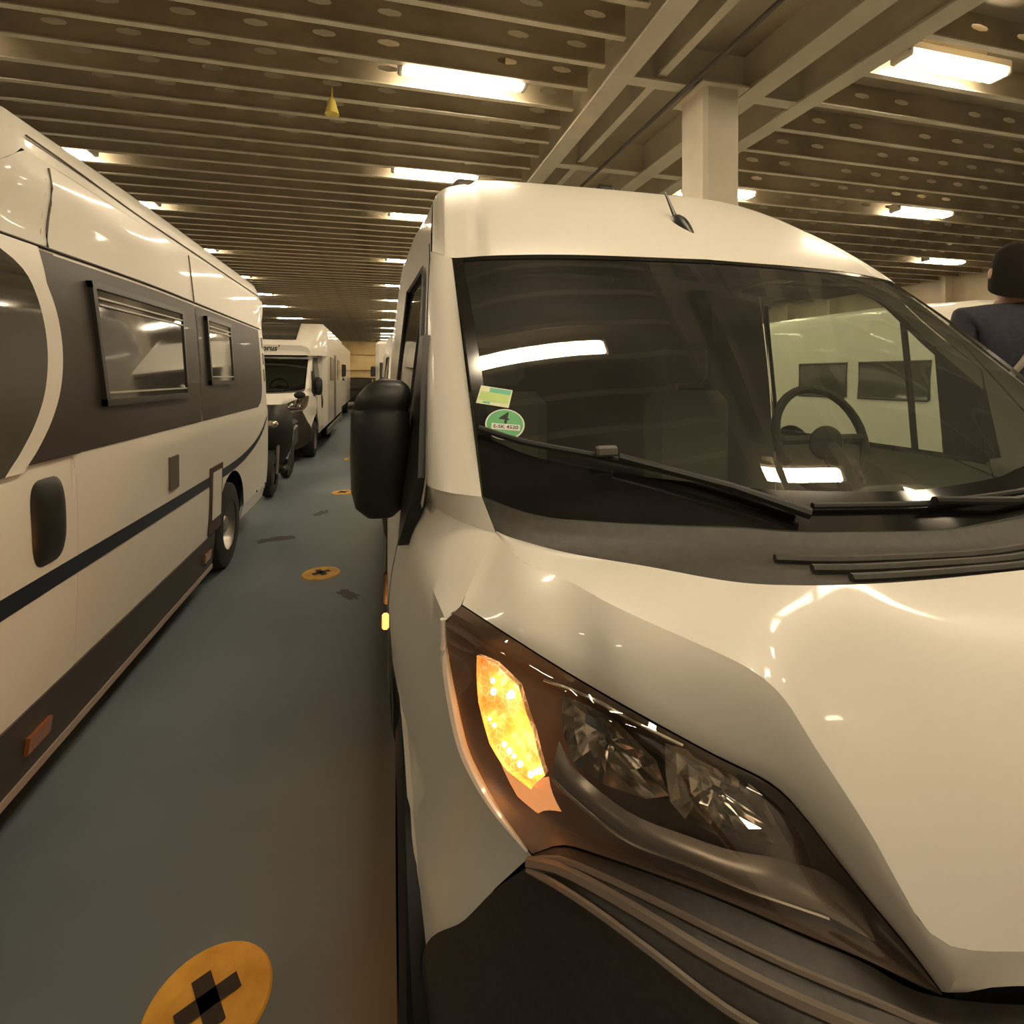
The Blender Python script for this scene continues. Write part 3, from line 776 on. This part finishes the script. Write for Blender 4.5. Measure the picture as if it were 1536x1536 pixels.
def facet(ab, d, bowl, seed):                     # a faceted chrome bowl
    rnd = random.Random(seed); n = len(ab)*2; P = []
    for k in range(n):
        t = k/2; i = int(t); f = t-i; A, B = ab[i%len(ab)], ab[(i+1)%len(ab)]; P.append((A[0]+(B[0]-A[0])*f, A[1]+(B[1]-A[1])*f))
    ca = sum(p[0] for p in P)/n; cb = sum(p[1] for p in P)/n; b = MB(); v = []; f = []
    for r, s in enumerate((1,.78,.55,.3,.1)):
        for p in P:
            j = rnd.uniform(-.003,.003) if 0 < r < 4 else 0
            v.append(lens(ca+(p[0]-ca)*s, cb+(p[1]-cb)*s, d+bowl*(1-s*s)+j))
    for r in range(4):
        for k in range(n): f.append((r*n+k, r*n+(k+1)%n, (r+1)*n+(k+1)%n, (r+1)*n+k))
    return b.add(v, f)
M['amber_tray'] = mat('amber_tray', (.85,.42,.17), .35, .3, emit=(1.,.40,.14), estr=.75)

YAW = math.radians(-1.05); _px, _py = -.745, 1.0
van = empty('camper_van', (XC+_px-(_px*math.cos(YAW)-_py*math.sin(YAW)), _py-(_px*math.sin(YAW)+_py*math.cos(YAW)), 0), 'large white high-roof campervan nose-on at right with lit amber indicator', 'campervan')
van.rotation_euler = (0,0,YAW)
build_van(van)

def amber(name, loc, power, r):
    l = bpy.data.lights.new(name, 'POINT'); l.energy = power; l.color = (1.,.36,.06); l.shadow_soft_size = r
    o = bpy.data.objects.new(name, l); COL.objects.link(o); o.parent = van; o.location = (loc[0]-XC, loc[1], loc[2])
amber('marker_glow', (-.012,1.83,.70), 4.0, .006)
amber('indicator_glow', lens(.16,.45,.012), .28, .004)
# ---- extras of the near van
PV = lambda name, b, m, parent=van, label=None, **k: b.build(name, M[m], parent, OFF, label=label, **k)
children = {c.name.split('.')[0]: c for c in van.children}
wsn = children['windscreen']
# aerial
b = MB(); c0 = Vector((1.088,1.735,2.083)); G = []
for j in range(9):
    t = j/8; y = c0.y-.07+.17*t; hw = .028*math.sin(PI*min(1,.12+.88*(1-t)))+.004; h = .012+.05*math.sin(PI*t*.9)
    G.append([(c0.x+hw*math.cos(PI*i/8), y, c0.z+(y-c0.y)*.6+h*math.sin(PI*i/8)-.004) for i in range(9)])
b.grid(G); ae = PV('aerial', b, 'black', label='short black roof aerial')
b = MB(); b.tube([(1.088,1.80,2.16),(1.088,1.875,2.28)], [.008,.004]); PV('aerial_rod', b, 'black', ae)
# dark kit on the roof edge
b = MB(); b.box(.40,.58,3.1,3.5,2.46,2.74,.03); PV('roof_box', b, 'grey')
b = MB(); b.box(.62,1.15,3.3,4.6,2.49,2.72,.02); PV('solar_panel', b, 'black')
b = MB(); b.box(1.27,1.39,3.0,3.3,2.49,2.74,.02); PV('roof_vent', b, 'black')
# lit side marker and body moulding
b = MB(); b.box(.000,.022,1.80,1.86,.70,.735,.006); PV('side_marker', b, 'amber_side', label='small lit amber side marker')
b = MB()
for y0, y1 in ((1.90,2.42),(2.46,4.25)): b.box(.004,.022,y0,y1,.74,.86,.008)
PV('side_moulding', b, 'black')
# stickers on the windscreen
def sticker_frame(a, bb, off=.003):
    p = Vector(wsp(a,bb,off)); u = (Vector(wsp(a+.03,bb,off))-p).normalized(); v = (Vector(wsp(a,bb+.05,off))-p); v = (v-u*v.dot(u)).normalized()
    return p, u, v
def quad(fr, x0,x1,y0,y1, dz=0.):
    p,u,v = fr; n = u.cross(v); return MB().add([p+u*x0+v*y0+n*dz, p+u*x1+v*y0+n*dz, p+u*x1+v*y1+n*dz, p+u*x0+v*y1+n*dz], [(0,1,2,3)])
fr = sticker_frame(.033,.306)
st = PV('vignette_sticker', quad(fr,-.036,.036,-.027,.027), 'sk_cream', wsn, 'small square lime green sticker', smooth=False)
PV('sticker_field', quad(fr,-.033,.033,-.016,.010,.0006), 'sk_lime', st, smooth=False)
PV('sticker_field', quad(fr,-.014,.033,.010,.024,.0006), 'sk_teal', st, smooth=False)
PV('sticker_field', quad(fr,-.022,-.006,-.024,-.019,.0006), 'sk_teal', st, smooth=False)
fr = sticker_frame(.041,.222); p,u,v = fr; n_ = u.cross(v)
def disc(r, dz): return MB().add([p+u*r*math.cos(2*PI*k/40)*1.0+v*r*math.sin(2*PI*k/40)+n_*dz for k in range(40)], [tuple(range(40))])
st = PV('emission_sticker', disc(.0415,.0), 'white', wsn, 'round green emission sticker with the number 4', smooth=False)
PV('sticker_field', disc(.0385,.0006), 'sk_green', st, smooth=False)
ang = .10
uu = u*math.cos(ang)+v*math.sin(ang); vv = v*math.cos(ang)-u*math.sin(ang)
fr2 = (p-v*.008+u*.003, uu, vv)
pl = PV('plate_field', quad(fr2,-.030,.030,-.008,.008,.0012), 'white', st, smooth=False)
def text(s, size, fr, x, y, dz, parent, m, name):
    cu = bpy.data.curves.new('t','FONT'); cu.body = s; cu.size = size; cu.align_x = 'CENTER'; cu.align_y = 'CENTER'; cu.offset = size*.012
    o = bpy.data.objects.new('t', cu); COL.objects.link(o); bpy.context.view_layer.update()
    me = bpy.data.meshes.new_from_object(o.evaluated_get(bpy.context.evaluated_depsgraph_get())); bpy.data.objects.remove(o)
    P_,U_,V_ = fr; N_ = U_.cross(V_)
    b = MB(); b.add([P_+U_*(q.co.x+x)+V_*(q.co.y+y)+N_*dz for q in me.vertices], [tuple(f.vertices) for f in me.polygons])
    return PV(name, b, m, parent, smooth=False, weld=False)
text('4', .044, fr, -.004, .015, .0010, st, 'ink', 'number')
text('E-SK 4520', .0125, fr2, 0, 0, .0018, pl, 'ink', 'plate_number')

# ------------------------------------------------------------------ copies of the van elsewhere
def copy_van(loc, label, skip=(), mats=None, group=None, extra=True):
    r = empty('camper_van', loc, label, 'campervan', group)
    def cp(o, par):
        c = o.copy(); COL.objects.link(c); c.parent = par
        if 'label' in c: del c['label']
        if mats:
            for i, s in enumerate(c.material_slots):
                mt = c.data.materials[i]
                if mt.name in mats: s.link = 'OBJECT'; s.material = mats[mt.name]
        for ch in list(o.children): cp(ch, c)
    for ch in list(van.children):
        nm = ch.name.split('.')[0]
        if nm in skip or ch.type == 'LIGHT': continue
        cp(ch, r)
    return r
EX = ('aerial','solar_panel','roof_box','roof_vent','side_marker','side_moulding')
unl = {'indicator_lens_lit': M['satin'], 'bulb_lit': M['satin'], 'amber_tray': M['satin']}
stk = []
def strip_stickers(r):
    for o in list(r.children):
        if o.name.startswith('windscreen'):
            for c in list(o.children):
                if 'sticker' in c.name:
                    for d in list(c.children):
                        for e in list(d.children): bpy.data.objects.remove(e)
                        bpy.data.objects.remove(d)
                    bpy.data.objects.remove(c)
LX = -1.15-1.025
lv = copy_van((LX,0,0), 'white campervan at left with dark brown window band and blue stripe, seen side-on', EX+('body_shell',), unl)
strip_stickers(lv)
# side function of the left van (its +X side), in its own local frame
KR = 1.25
body_shell(KR).build('body_shell', M['paint'], lv, OFF)
def lp(Y, Z, off=0.): return (2*XC-sx(Y,Z)+off, Y, Z)      # near-van coordinates mirrored; OFF brings it to local
PL = lambda name, b, m, parent=lv, label=None, **k: b.build(name, M[m], parent, OFF, label=label, **k)
def side_patch(y0f, y1f, z0, z1, off, nz=20, ny=12):
    G = []
    for j in range(nz+1):
        z = z0+(z1-z0)*j/nz; a, b_ = y0f(z), y1f(z)
        G.append([lp(a+(b_-a)*i/ny, z, off) for i in range(ny+1)])
    return MB().grid(G)
zf0, zf1 = 1.245, 2.035
def rear_edge(z):
    d = zf0+.22-z
    return 5.95-(.22-math.sqrt(max(0,.22**2-d*d)) if d > 0 else 0)
glass_edge = [(1.2,2.0),(1.3,2.13),(1.45,2.25),(1.6,2.31),(1.75,2.325),(1.88,2.30),(1.95,2.25),(2.0,2.15),(2.02,2.05)]
_ge = [(p[0],p[1]) for p in cr([(z,y,0) for z,y in glass_edge], 60)]
front_edge = lambda z: min(2.455, interp(_ge, min(z,1.90))+.085)
PL('cab_window', side_patch(lambda z: max(1.5,1.38+(z-1.25)*.95), lambda z: interp(_ge, z), 1.225, 2.02, .020, 30), 'acrylic', label='dark cab side window')
PL('door_frame', side_patch(lambda z: interp(_ge, z)-.01, lambda z: front_edge(z)+.004, 1.225, 2.045, .019, 30), 'paint', label='white door frame strip')
PL('foil_panel', side_patch(front_edge, lambda z: 2.462, zf0, zf1, .0185), 'foil', label='dark brown foil')
PL('foil_panel', side_patch(lambda z: 2.482, lambda z: 3.985, zf0, zf1, .004), 'foil', label='dark brown foil')
PL('foil_panel', side_patch(lambda z: 4.002, rear_edge, zf0, zf1, .004), 'foil', label='dark brown foil')
def side_bar(Y0,Y1,Z0,Z1,th=.012,base=0.): 
    b = MB(); v = [lp(y,z,base+d) for d in (0,th) for y,z in ((Y0,Z0),(Y1,Z0),(Y1,Z1),(Y0,Z1))]
    return b.add(v, [(4,5,6,7),(0,4,7,3),(1,2,6,5),(3,7,6,2),(0,1,5,4)])
for y0,y1,z0,z1 in ((2.67,3.70,1.42,1.97),(4.17,4.80,1.49,1.985)):
    fr_ = MB()
    for a in ((y0,y1,z0,z0+.03),(y0,y1,z1-.03,z1),(y0,y0+.028,z0,z1),(y1-.028,y1,z0,z1)): q = side_bar(*a, .024, .004); fr_.add(q.v,q.f)
    f = PL('camper_window', fr_, 'wframe', smooth=False)
    PL('pane', side_bar(y0+.02,y1-.02,z0+.02,z1-.02,.016,.004), 'acrylic', f, smooth=False)
    for z in (z1-.075,z1-.105,z0+.055):  # upper pair stand in for glints on the pane ridges; bottom one a rail
        PL('window_rail_glint', side_bar(y0+.035,y1-.035,z,z+.009,.006,.020), 'rail', f, smooth=False)
# stripe
b = MB(); G = []
ctr = [(1.5,.815,.034),(2.4,.812,.034),(3.5,.808,.034),(4.4,.81,.034),(4.9,.825,.032),(5.3,.865,.028),(5.65,.93,.024),(5.9,1.01,.02),(6.1,1.12,.014)]
cc = cr(ctr, 50); b.grid([[lp(p[0],p[1]+s*p[2],.004) for p in cc] for s in (-1,0,1)]); PL('side_stripe', b, 'stripe', label='dark blue stripe')
PL('lock_plate', side_bar(3.37,3.50,.90,1.09,.012), 'grey')
sf = PL('service_flap', side_bar(4.12,4.42,.42,.90,.01), 'flap'); PL('flap_panel', side_bar(4.17,4.37,.52,.86,.006,.010), 'paint', sf)
b = MB()
for y0,y1 in ((1.75,4.28),): q = side_bar(y0,y1,.17,.41,.03,-.02); b.add(q.v,q.f)
sk = PL('side_skirt', b, 'skirt', smooth=False, label='dark grey side skirt'); PL('skirt_edge', side_bar(1.75,4.28,.145,.175,.036,-.02), 'skirt_edge', sk, smooth=False)
for y in (2.15,4.05): PL('reflector', side_bar(y,y+.13,.25,.31,.014,.01), 'amber_off', sk)
for z0,z1 in ((1.50,1.63),(1.68,1.80),(1.85,1.97)): PL('vent_slot', side_bar(6.08,6.12,z0,z1,.004), 'grey')
b = MB(); b.tube([(2*XC-sx(y,2.05)+.002,y,2.055) for y in rng(2.0,6.3,.3)], .007, 6); PL('roof_seam', b, 'seal')
b = MB()
def up(y,z):
    p = mp(2*XC-sx(y,min(z,2.32))-max(0,z-2.32)*.3, y, z, KR); return (p[0]+.003,p[1],p[2])
b.tube([up(y,2.35) for y in rng(2.36,6.3,.2)], .004, 6)
for y in (2.47,4.0): b.tube([up(y,z) for z in (2.06,2.1,2.15,2.2,2.25,2.31)], .004, 6)
PL('roof_seam', b, 'grey')
b = MB(); b.box(.10,1.99,6.36,6.50,.32,.55,.03); PL('rear_bumper', b, 'grey')

# ------------------------------------------------------------------ other vehicles
nb = copy_van((6.4+1.025,2.25,0), 'white panel campervan parked beyond the cream pillar at far right', EX, unl); strip_stickers(nb)
for y0,y1 in ((2.6,3.55),(3.75,4.6)):
    b = MB(); b.grid([[(sx(y,z)-.008,y,z) for y in rng(y0,y1,.3)] for z in rng(1.26,1.74,.12)]); b.build('side_window', M['acrylic'], nb, OFF)
    b = MB(); b.tube([(sx(y,z)-.008,y,z) for y,z in ((y0,1.26),(y1,1.26),(y1,1.74),(y0,1.74),(y0,1.26))], .018, 6, False); b.build('window_seal', M['seal'], nb, OFF)
bv = copy_van((1.12,8.6,0), 'white campervan parked behind the near van, only its left edge showing', EX, unl); strip_stickers(bv)
rv = copy_van((1.15,-7.75,0), 'white campervan added behind the camera, seen only in reflections', EX, unl); strip_stickers(rv)  # unseen van added to give the bonnet and glass something white to reflect

# semi-integrated motorhome behind the left van
mh = empty('motorhome', (-2.17,9.55,0), 'white motorhome with overcab skylight parked behind the left campervan', 'motorhome')
unl = dict(unl); unl['windscreen_glass'] = M['dglass']; unl['side_window_glass'] = M['dglass']
cab_keep = ('bonnet','front_wing','front_bumper','bumper_rib','grille','cowl_panel','windscreen','cab_door','door_mirror','headlamp','wiper','dashboard','steering_wheel','seat','partition','headliner','cabin_floor','wheel_arch_liner')
def cp2(o, par, skipst=True):
    if 'sticker' in o.name: return
    c = o.copy(); COL.objects.link(c); c.parent = par
    if 'label' in c: del c['label']
    for i, s in enumerate(c.material_slots):
        mt = c.data.materials[i]
        if mt.name in unl: s.link = 'OBJECT'; s.material = unl[mt.name]
    for ch in list(o.children): cp2(ch, c)
for ch in list(van.children):
    if ch.name.split('.')[0] in cab_keep: cp2(ch, mh)
PM = lambda name, b, m, parent=mh, label=None, **k: b.build(name, M[m], parent, label=label, **k)
# body box with rounded edges, local frame centred on x=0
def rbox(x0,x1,y0,y1,z0,z1,b): return MB().box(x0,x1,y0,y1,z0,z1,b)
PM('living_body', rbox(-1.13,1.13,2.3,7.0,.42,2.68,.10), 'paint_b')
oc = MB(); G = []
for y, z0, z1, hw in ((1.42,1.97,2.06,.86),(1.40,1.96,2.16,.90),(1.55,1.97,2.30,.98),(1.9,1.98,2.48,1.05),(2.2,1.98,2.63,1.1),(2.45,1.98,2.68,1.12)):
    r_ = .06; G.append([(-hw,y,z0),(-hw,y,z1-r_*2),(-hw+r_,y,z1-r_*.6),(-hw+3*r_,y,z1),(0,y,z1+.01),(hw-3*r_,y,z1),(hw-r_,y,z1-r_*.6),(hw,y,z1-r_*2),(hw,y,z0)])
oc.grid(G); oc.grid([[(x,y,1.965) for x in (-.9,.9)] for y in (1.41,2.4)]); oc.add(G[0],[tuple(range(9))]); ov = PM('overcab', oc, 'paint_b')
b = MB(); b.grid([[(x,y,z) for x in (-.62,-.2,.2,.62)] for y,z in ((1.50,2.285),(1.9,2.51),(2.2,2.66))]); PM('skylight', b, 'acrylic', ov)
b = MB(); pil = both(lambda: MB().grid([[tuple(v) for v in r] for r in [[lerp((.19,.965,1.325),(.21,1.60,1.92),t),(lerp((.13,1.02,1.33),(.16,1.62,1.93),t)),(lerp((.10,1.12,1.33),(.15,1.75,1.93),t))] for t in (0,.5,1)]]))
for q in pil: q.build('windscreen_pillar', M['paint'], mh, OFF)
b = MB(); b.box(-.9,.9,1.5,2.4,1.90,2.0); PM('overcab_floor', b, 'paint_b', smooth=False)
for cx in (-1,1):
    b = MB()
    for y0,y1 in ((3.0,3.9),(5.2,6.1)): b.box(cx*1.125-.02,cx*1.125+.02,y0,y1,1.45,2.0,.015)
    PM('side_window', b, 'acrylic')
    b = MB(); b.box(cx*1.12-.012,cx*1.12+.012,4.1,4.75,.5,2.1,.01); PM('entrance_door', b, 'grey') if cx > 0 else None
    b = MB(); b.box(cx*1.12-.02,cx*1.12+.02,2.4,6.9,.30,.44,.01); PM('side_skirt', b, 'grey')
for ch in list(van.children):
    if ch.name.startswith('wheel') and not ch.name.startswith('wheel_arch'): cp2(ch, mh)
b = MB(); b.box(-.85,.85,.65,6.8,.28,.5); PM('chassis', b, 'black', smooth=False)
def mh_text(s, size, x, y, z):
    cu = bpy.data.curves.new('t','FONT'); cu.body = s; cu.size = size; cu.align_x = 'CENTER'; cu.align_y = 'CENTER'; cu.offset = size*.02; cu.shear = .25
    o = bpy.data.objects.new('t', cu); COL.objects.link(o); bpy.context.view_layer.update()
    me = bpy.data.meshes.new_from_object(o.evaluated_get(bpy.context.evaluated_depsgraph_get())); bpy.data.objects.remove(o)
    b = MB(); b.add([(q.co.x+x, y-.0-(q.co.y)*.05, z+q.co.y) for q in me.vertices], [tuple(f.vertices) for f in me.polygons])
    return PM('lettering', b, 'ink', ov, smooth=False, weld=False)
mh_text("prus'", .15, .17, 1.385, 2.10)

# a second motorhome farther along the left lane and a box body in the near lane
def box_motorhome(x, y, w, L, h, label):
    r = empty('motorhome', (x,y,0), label, 'motorhome')
    PM('living_body', MB().box(-w/2,w/2,0,L,.40,h,.12), 'paint_b', r)
    PM('windscreen', MB().box(-w/2+.15,w/2-.15,-.015,.02,1.15,2.1,.01), 'acrylic', r)
    PM('front_bumper', MB().box(-w/2+.05,w/2-.05,-.10,.2,.30,.62,.05), 'bumper', r)
    for s in (-1,1):
        PM('side_window', MB().box(s*w/2-.015,s*w/2+.015,1.2,2.2,1.4,2.0,.01), 'acrylic', r)
        PM('headlamp', MB().box(s*w*.36-.13,s*w*.36+.13,-.03,.03,.75,.92,.02), 'chrome', r)
        PM('door_mirror', MB().box(s*(w/2+.1)-.09,s*(w/2+.1)+.09,-.05,.05,1.55,1.95,.03), 'black', r)
        for wy in (1.0,L-1.6):
            b = MB(); b.lathe_x([(-.11,.0),(-.11,.30),(-.09,.345),(.09,.345),(.11,.30),(.11,0)], (s*(w/2-.14),wy,.345), 28); PM('wheel', b, 'tyre', r)
    PM('chassis', MB().box(-w/2+.1,w/2-.1,.1,L-.1,.28,.45), 'black', r, smooth=False)
    return r
box_motorhome(-2.35,18.2,2.3,6.8,2.8,'white motorhome farther along the left lane behind the first motorhome')
box_motorhome(1.08,21.2,2.3,6.5,2.95,'tall white motorhome far down the near van lane, flat front')

# black car far down the lane
def car(x, y, paint, label, load=False):
    r = empty('car', (x,y,0), label, 'car')
    secs = [(0,.78,.35,.62),(.06,.84,.25,.78),(.9,.88,.22,.95),(1.0,.88,.22,.97),(3.4,.88,.22,1.0),(4.15,.85,.25,.95),(4.2,.8,.35,.8)]
    G = []
    for yy, hw, z0, z1 in secs:
        G.append([(-hw*.95,yy,z0),(-hw,yy,(z0+z1)/2),(-hw*.96,yy,z1-.05),(-hw*.85,yy,z1),(0,yy,z1+.02),(hw*.85,yy,z1),(hw*.96,yy,z1-.05),(hw,yy,(z0+z1)/2),(hw*.95,yy,z0)])
    b = MB().grid(G); b.add(G[0],[tuple(range(9))]); b.add(G[-1],[tuple(range(9))]); PM('body', b, paint, r)
    G = []
    for yy, hw, z in ((1.0,.80,.96),(1.65,.66,1.44),(2.2,.66,1.50),(3.3,.66,1.48),(4.05,.78,.98)): G.append([(-.82,yy,.95) if False else (-hw-.06,yy,.96),(-hw,yy,z),(0,yy,z+.02),(hw,yy,z),(hw+.06,yy,.96)])
    PM('cabin', MB().grid(G), 'acrylic', r)
    b = MB(); b.grid([[(-.64,yy,z),(0,yy,z+.03),(.64,yy,z)] for yy,z in ((1.7,1.455),(2.2,1.51),(3.3,1.49))]); PM('roof', b, paint, r)
    for s in (-1,1):
        PM('headlamp', MB().box(s*.6-.15,s*.6+.15,-.02,.05,.62,.74,.02), 'chrome', r)
        for wy in (.85,3.4):
            b = MB(); b.lathe_x([(-.1,0),(-.1,.28),(-.08,.32),(.08,.32),(.1,.28),(.1,0)], (s*.78,wy,.32), 24); PM('wheel', b, 'tyre', r)
    return r
car(-.95,26.2,'car','black car facing the camera far down the lane')
car(-.5,33.0,'red','dark red car behind the black car at the lane end')

# motor scooter behind the left van
ms = empty('motor_scooter', (-1.36,7.35,0), 'dark motor scooter parked behind the left campervan', 'scooter')
def wheel_s(y): 
    b = MB(); b.lathe_x([(-.07,.14),(-.08,.22),(-.05,.275),(0,.285),(.05,.275),(.08,.22),(.07,.14)], (0,y,.285), 32); return b
w = PM('wheel', wheel_s(0), 'tyre', ms); b = MB(); b.lathe_x([(-.05,.15),(-.03,.05),(.03,.05),(.05,.15)], (0,0,.285), 24); PM('rim', b, 'rim', w)
w = PM('wheel', wheel_s(1.35), 'tyre', ms); b = MB(); b.lathe_x([(-.05,.15),(-.03,.05),(.03,.05),(.05,.15)], (0,1.35,.285), 24); PM('rim', b, 'rim', w)
b = MB(); b.tube([(-.09,0,.285),(-.09,.18,.80)],.022); b.tube([(.09,0,.285),(.09,.18,.80)],.022); PM('fork', b, 'grey', ms)
b = MB(); G = []
for z, hw, yf in ((.38,.12,.22),(.6,.24,.12),(.85,.27,.05),(1.05,.24,.08),(1.18,.16,.16)): G.append([(-hw,yf+.14,z),(-hw*.6,yf+.02,z),(0,yf-.03,z),(hw*.6,yf+.02,z),(hw,yf+.14,z)])
b.grid(G); PM('fairing', b, 'black', ms)
b = MB(); b.sphere((0,.03,.93),(.11,.03,.06)); PM('headlamp', b, 'chrome', ms)
b = MB(); b.tube([(-.36,.36,1.12),(-.15,.26,1.10),(0,.24,1.08),(.15,.26,1.10),(.36,.36,1.12)], .016); PM('handlebar', b, 'black', ms)
for s in (-1,1):
    b = MB(); b.sphere((s*.34,.24,1.30),(.075,.02,.05)); b.tube([(s*.28,.3,1.13),(s*.33,.25,1.29)],.008); PM('mirror', b, 'black', ms)
b = MB(); G = []
for y, z, hw in ((.42,.45,.16),(.7,.62,.18),(.95,.80,.17),(1.4,.83,.16),(1.68,.78,.08)): G.append([(-hw,y,z-.28),(-hw,y,z-.04),(-hw*.6,y,z),(hw*.6,y,z),(hw,y,z-.04),(hw,y,z-.28)])
b.grid(G); b.box(-.16,.16,.2,.75,.26,.34,.02); PM('body', b, 'black', ms)
b = MB(); b.box(-.15,.15,.8,1.55,.80,.88,.04); PM('seat', b, 'dark_int', ms)
b = MB(); G = []
for i in range(9):
    a = -.3+1.9*i/8; G.append([(x,-.31*math.cos(a)*1.0,.285+.31*math.sin(a)) for x in (-.085,0,.085)])
b.grid(G); PM('mudguard', b, 'black', ms)

# ------------------------------------------------------------------ person on the far side of the near van
pr_ = empty('person', (3.09,1.92,.44), 'person in a navy jacket with a light shoulder strap standing right of the near van', 'person')
def skin_mesh(name, V, E, R, m, sub=2):
    me = bpy.data.meshes.new(name); me.from_pydata(V, E, []); o = bpy.data.objects.new(name, me); COL.objects.link(o)
    md = o.modifiers.new('skin','SKIN'); sd = o.modifiers.new('sub','SUBSURF'); sd.levels = sub; sd.render_levels = sub
    for i, r in enumerate(R): me.skin_vertices[0].data[i].radius = r if isinstance(r, tuple) else (r,r)
    me.skin_vertices[0].data[0].use_root = True
    bpy.context.view_layer.update()
    ev = bpy.data.meshes.new_from_object(o.evaluated_get(bpy.context.evaluated_depsgraph_get()))
    bpy.data.objects.remove(o); ev.name = name; ev.materials.clear(); ev.materials.append(m)
    for p in ev.polygons: p.use_smooth = True
    q = bpy.data.objects.new(name, ev); COL.objects.link(q); q.parent = pr_; return q
V = [(0,0,.95),(0,0,1.15),(0,.01,1.36),(0,.01,1.47),(0,-.005,1.58),(0,-.02,1.68),
     (-.10,0,.90),(-.11,-.01,.50),(-.11,.02,.08),(-.11,-.12,.04),(.10,0,.90),(.11,-.01,.50),(.11,.02,.08),(.11,-.12,.04),
     (-.19,.01,1.40),(-.25,.03,1.13),(-.23,-.08,.90),(-.22,-.11,.82),(.19,.01,1.40),(.25,.03,1.13),(.23,-.08,.90),(.22,-.11,.82)]
E_ = [(0,1),(1,2),(2,3),(3,4),(4,5),(0,6),(6,7),(7,8),(8,9),(0,10),(10,11),(11,12),(12,13),(2,14),(14,15),(15,16),(16,17),(2,18),(18,19),(19,20),(20,21)]
fing = []
for s, w_ in ((-1,17),(1,21)):
    bx, by, bz = V[w_]
    for i, (dx, L) in enumerate(((-.03,.075),(-.01,.085),(.01,.08),(.03,.062))):
        i0 = len(V); V.append((bx+.3*dx, by+dx-.005, bz-.05)); V.append((bx+.3*dx, by+dx-.012, bz-.05-L*.6)); V.append((bx+.3*dx-s*.008, by+dx-.022, bz-.05-L))
        E_ += [(w_,i0),(i0,i0+1),(i0+1,i0+2)]
    i0 = len(V); V.append((bx-s*.02,by-.045,bz-.03)); V.append((bx-s*.03,by-.06,bz-.075)); E_ += [(w_,i0),(i0,i0+1)]
R = [(.15,.11),(.14,.10),(.17,.11),(.06,.06),(.075,.085),(.07,.085),.085,.058,.04,.03,.085,.058,.04,.03,.06,.045,.032,(.03,.04),.06,.045,.032,(.03,.04)]+[.010]*(len(V)-22)
skin_mesh('body', V, E_, R, M['skin'])
jv = [(0,0,.78),(0,0,1.0),(0,.005,1.2),(0,.01,1.37),(0,.01,1.475),(-.20,.01,1.40),(-.26,.03,1.13),(-.235,-.07,.92),(.20,.01,1.40),(.26,.03,1.13),(.235,-.07,.92)]
skin_mesh('jacket', jv, [(0,1),(1,2),(2,3),(3,4),(3,5),(5,6),(6,7),(3,8),(8,9),(9,10)], [(.24,.17),(.22,.16),(.21,.15),(.20,.14),(.085,.085),.085,.07,.055,.085,.07,.055], M['navy'])
skin_mesh('trousers', [(0,0,.93),(-.10,0,.86),(-.11,-.01,.50),(-.11,.02,.12),(.10,0,.86),(.11,-.01,.50),(.11,.02,.12)], [(0,1),(1,2),(2,3),(0,4),(4,5),(5,6)], [(.18,.14),.11,.085,.07,.11,.085,.07], M['trouser'])
b = MB(); G = []
for j in range(9):
    t = PI*.5*j/8; row = []
    for i in range(21):
        a = 2*PI*i/20; back = .5+.5*math.sin(a); dz = -.16*(back**.5)*max(0,(j-4)/4)
        row.append((.100*math.sin(t)*math.cos(a), .012+.114*math.sin(t)*math.sin(a), 1.645+.135*math.cos(t)+dz))
    G.append(row)
b.grid(G); PM('hair', b, 'hair', pr_)
for s in (-1,1):
    b = MB(); b.sphere((s*.032,-.105,1.65),(.014,.008,.008),10,6); PM('eye', b, 'white', pr_)
    b = MB(); b.sphere((s*.086,-.01,1.63),(.012,.022,.032),10,6); PM('ear', b, 'skin', pr_)
b = MB(); b.sphere((0,-.118,1.615),(.014,.018,.028),10,6); PM('nose', b, 'skin', pr_)
b = MB(); b.sphere((0,-.102,1.575),(.026,.008,.007),10,6); PM('mouth', b, 'red', pr_)
sp = []
for i in range(25):
    a = 2*PI*i/24; sp.append((-.10*math.cos(a)*1.3+.02, -.175*math.sin(a), 1.24+.235*math.cos(a)))
b = MB(); b.tube(sp, .016, 6, False); PM('shoulder_strap', b, 'strap', pr_)
pr_.rotation_euler = (0,0,math.radians(150))

# ------------------------------------------------------------------ world, view
w = bpy.data.worlds.new('world'); SC.world = w; w.use_nodes = True
w.node_tree.nodes['Background'].inputs['Color'].default_value = (.02,.018,.015,1); w.node_tree.nodes['Background'].inputs['Strength'].default_value = 0.3
SC.view_settings.view_transform = 'Standard'; SC.view_settings.look = 'None'; SC.view_settings.gamma = 1; SC.view_settings.use_curve_mapping = False
SC.view_settings.exposure = -0.12
SC.cycles.use_denoising = True
SC.cycles.max_bounces = 10; SC.cycles.transparent_max_bounces = 24; SC.cycles.sample_clamp_indirect = 6
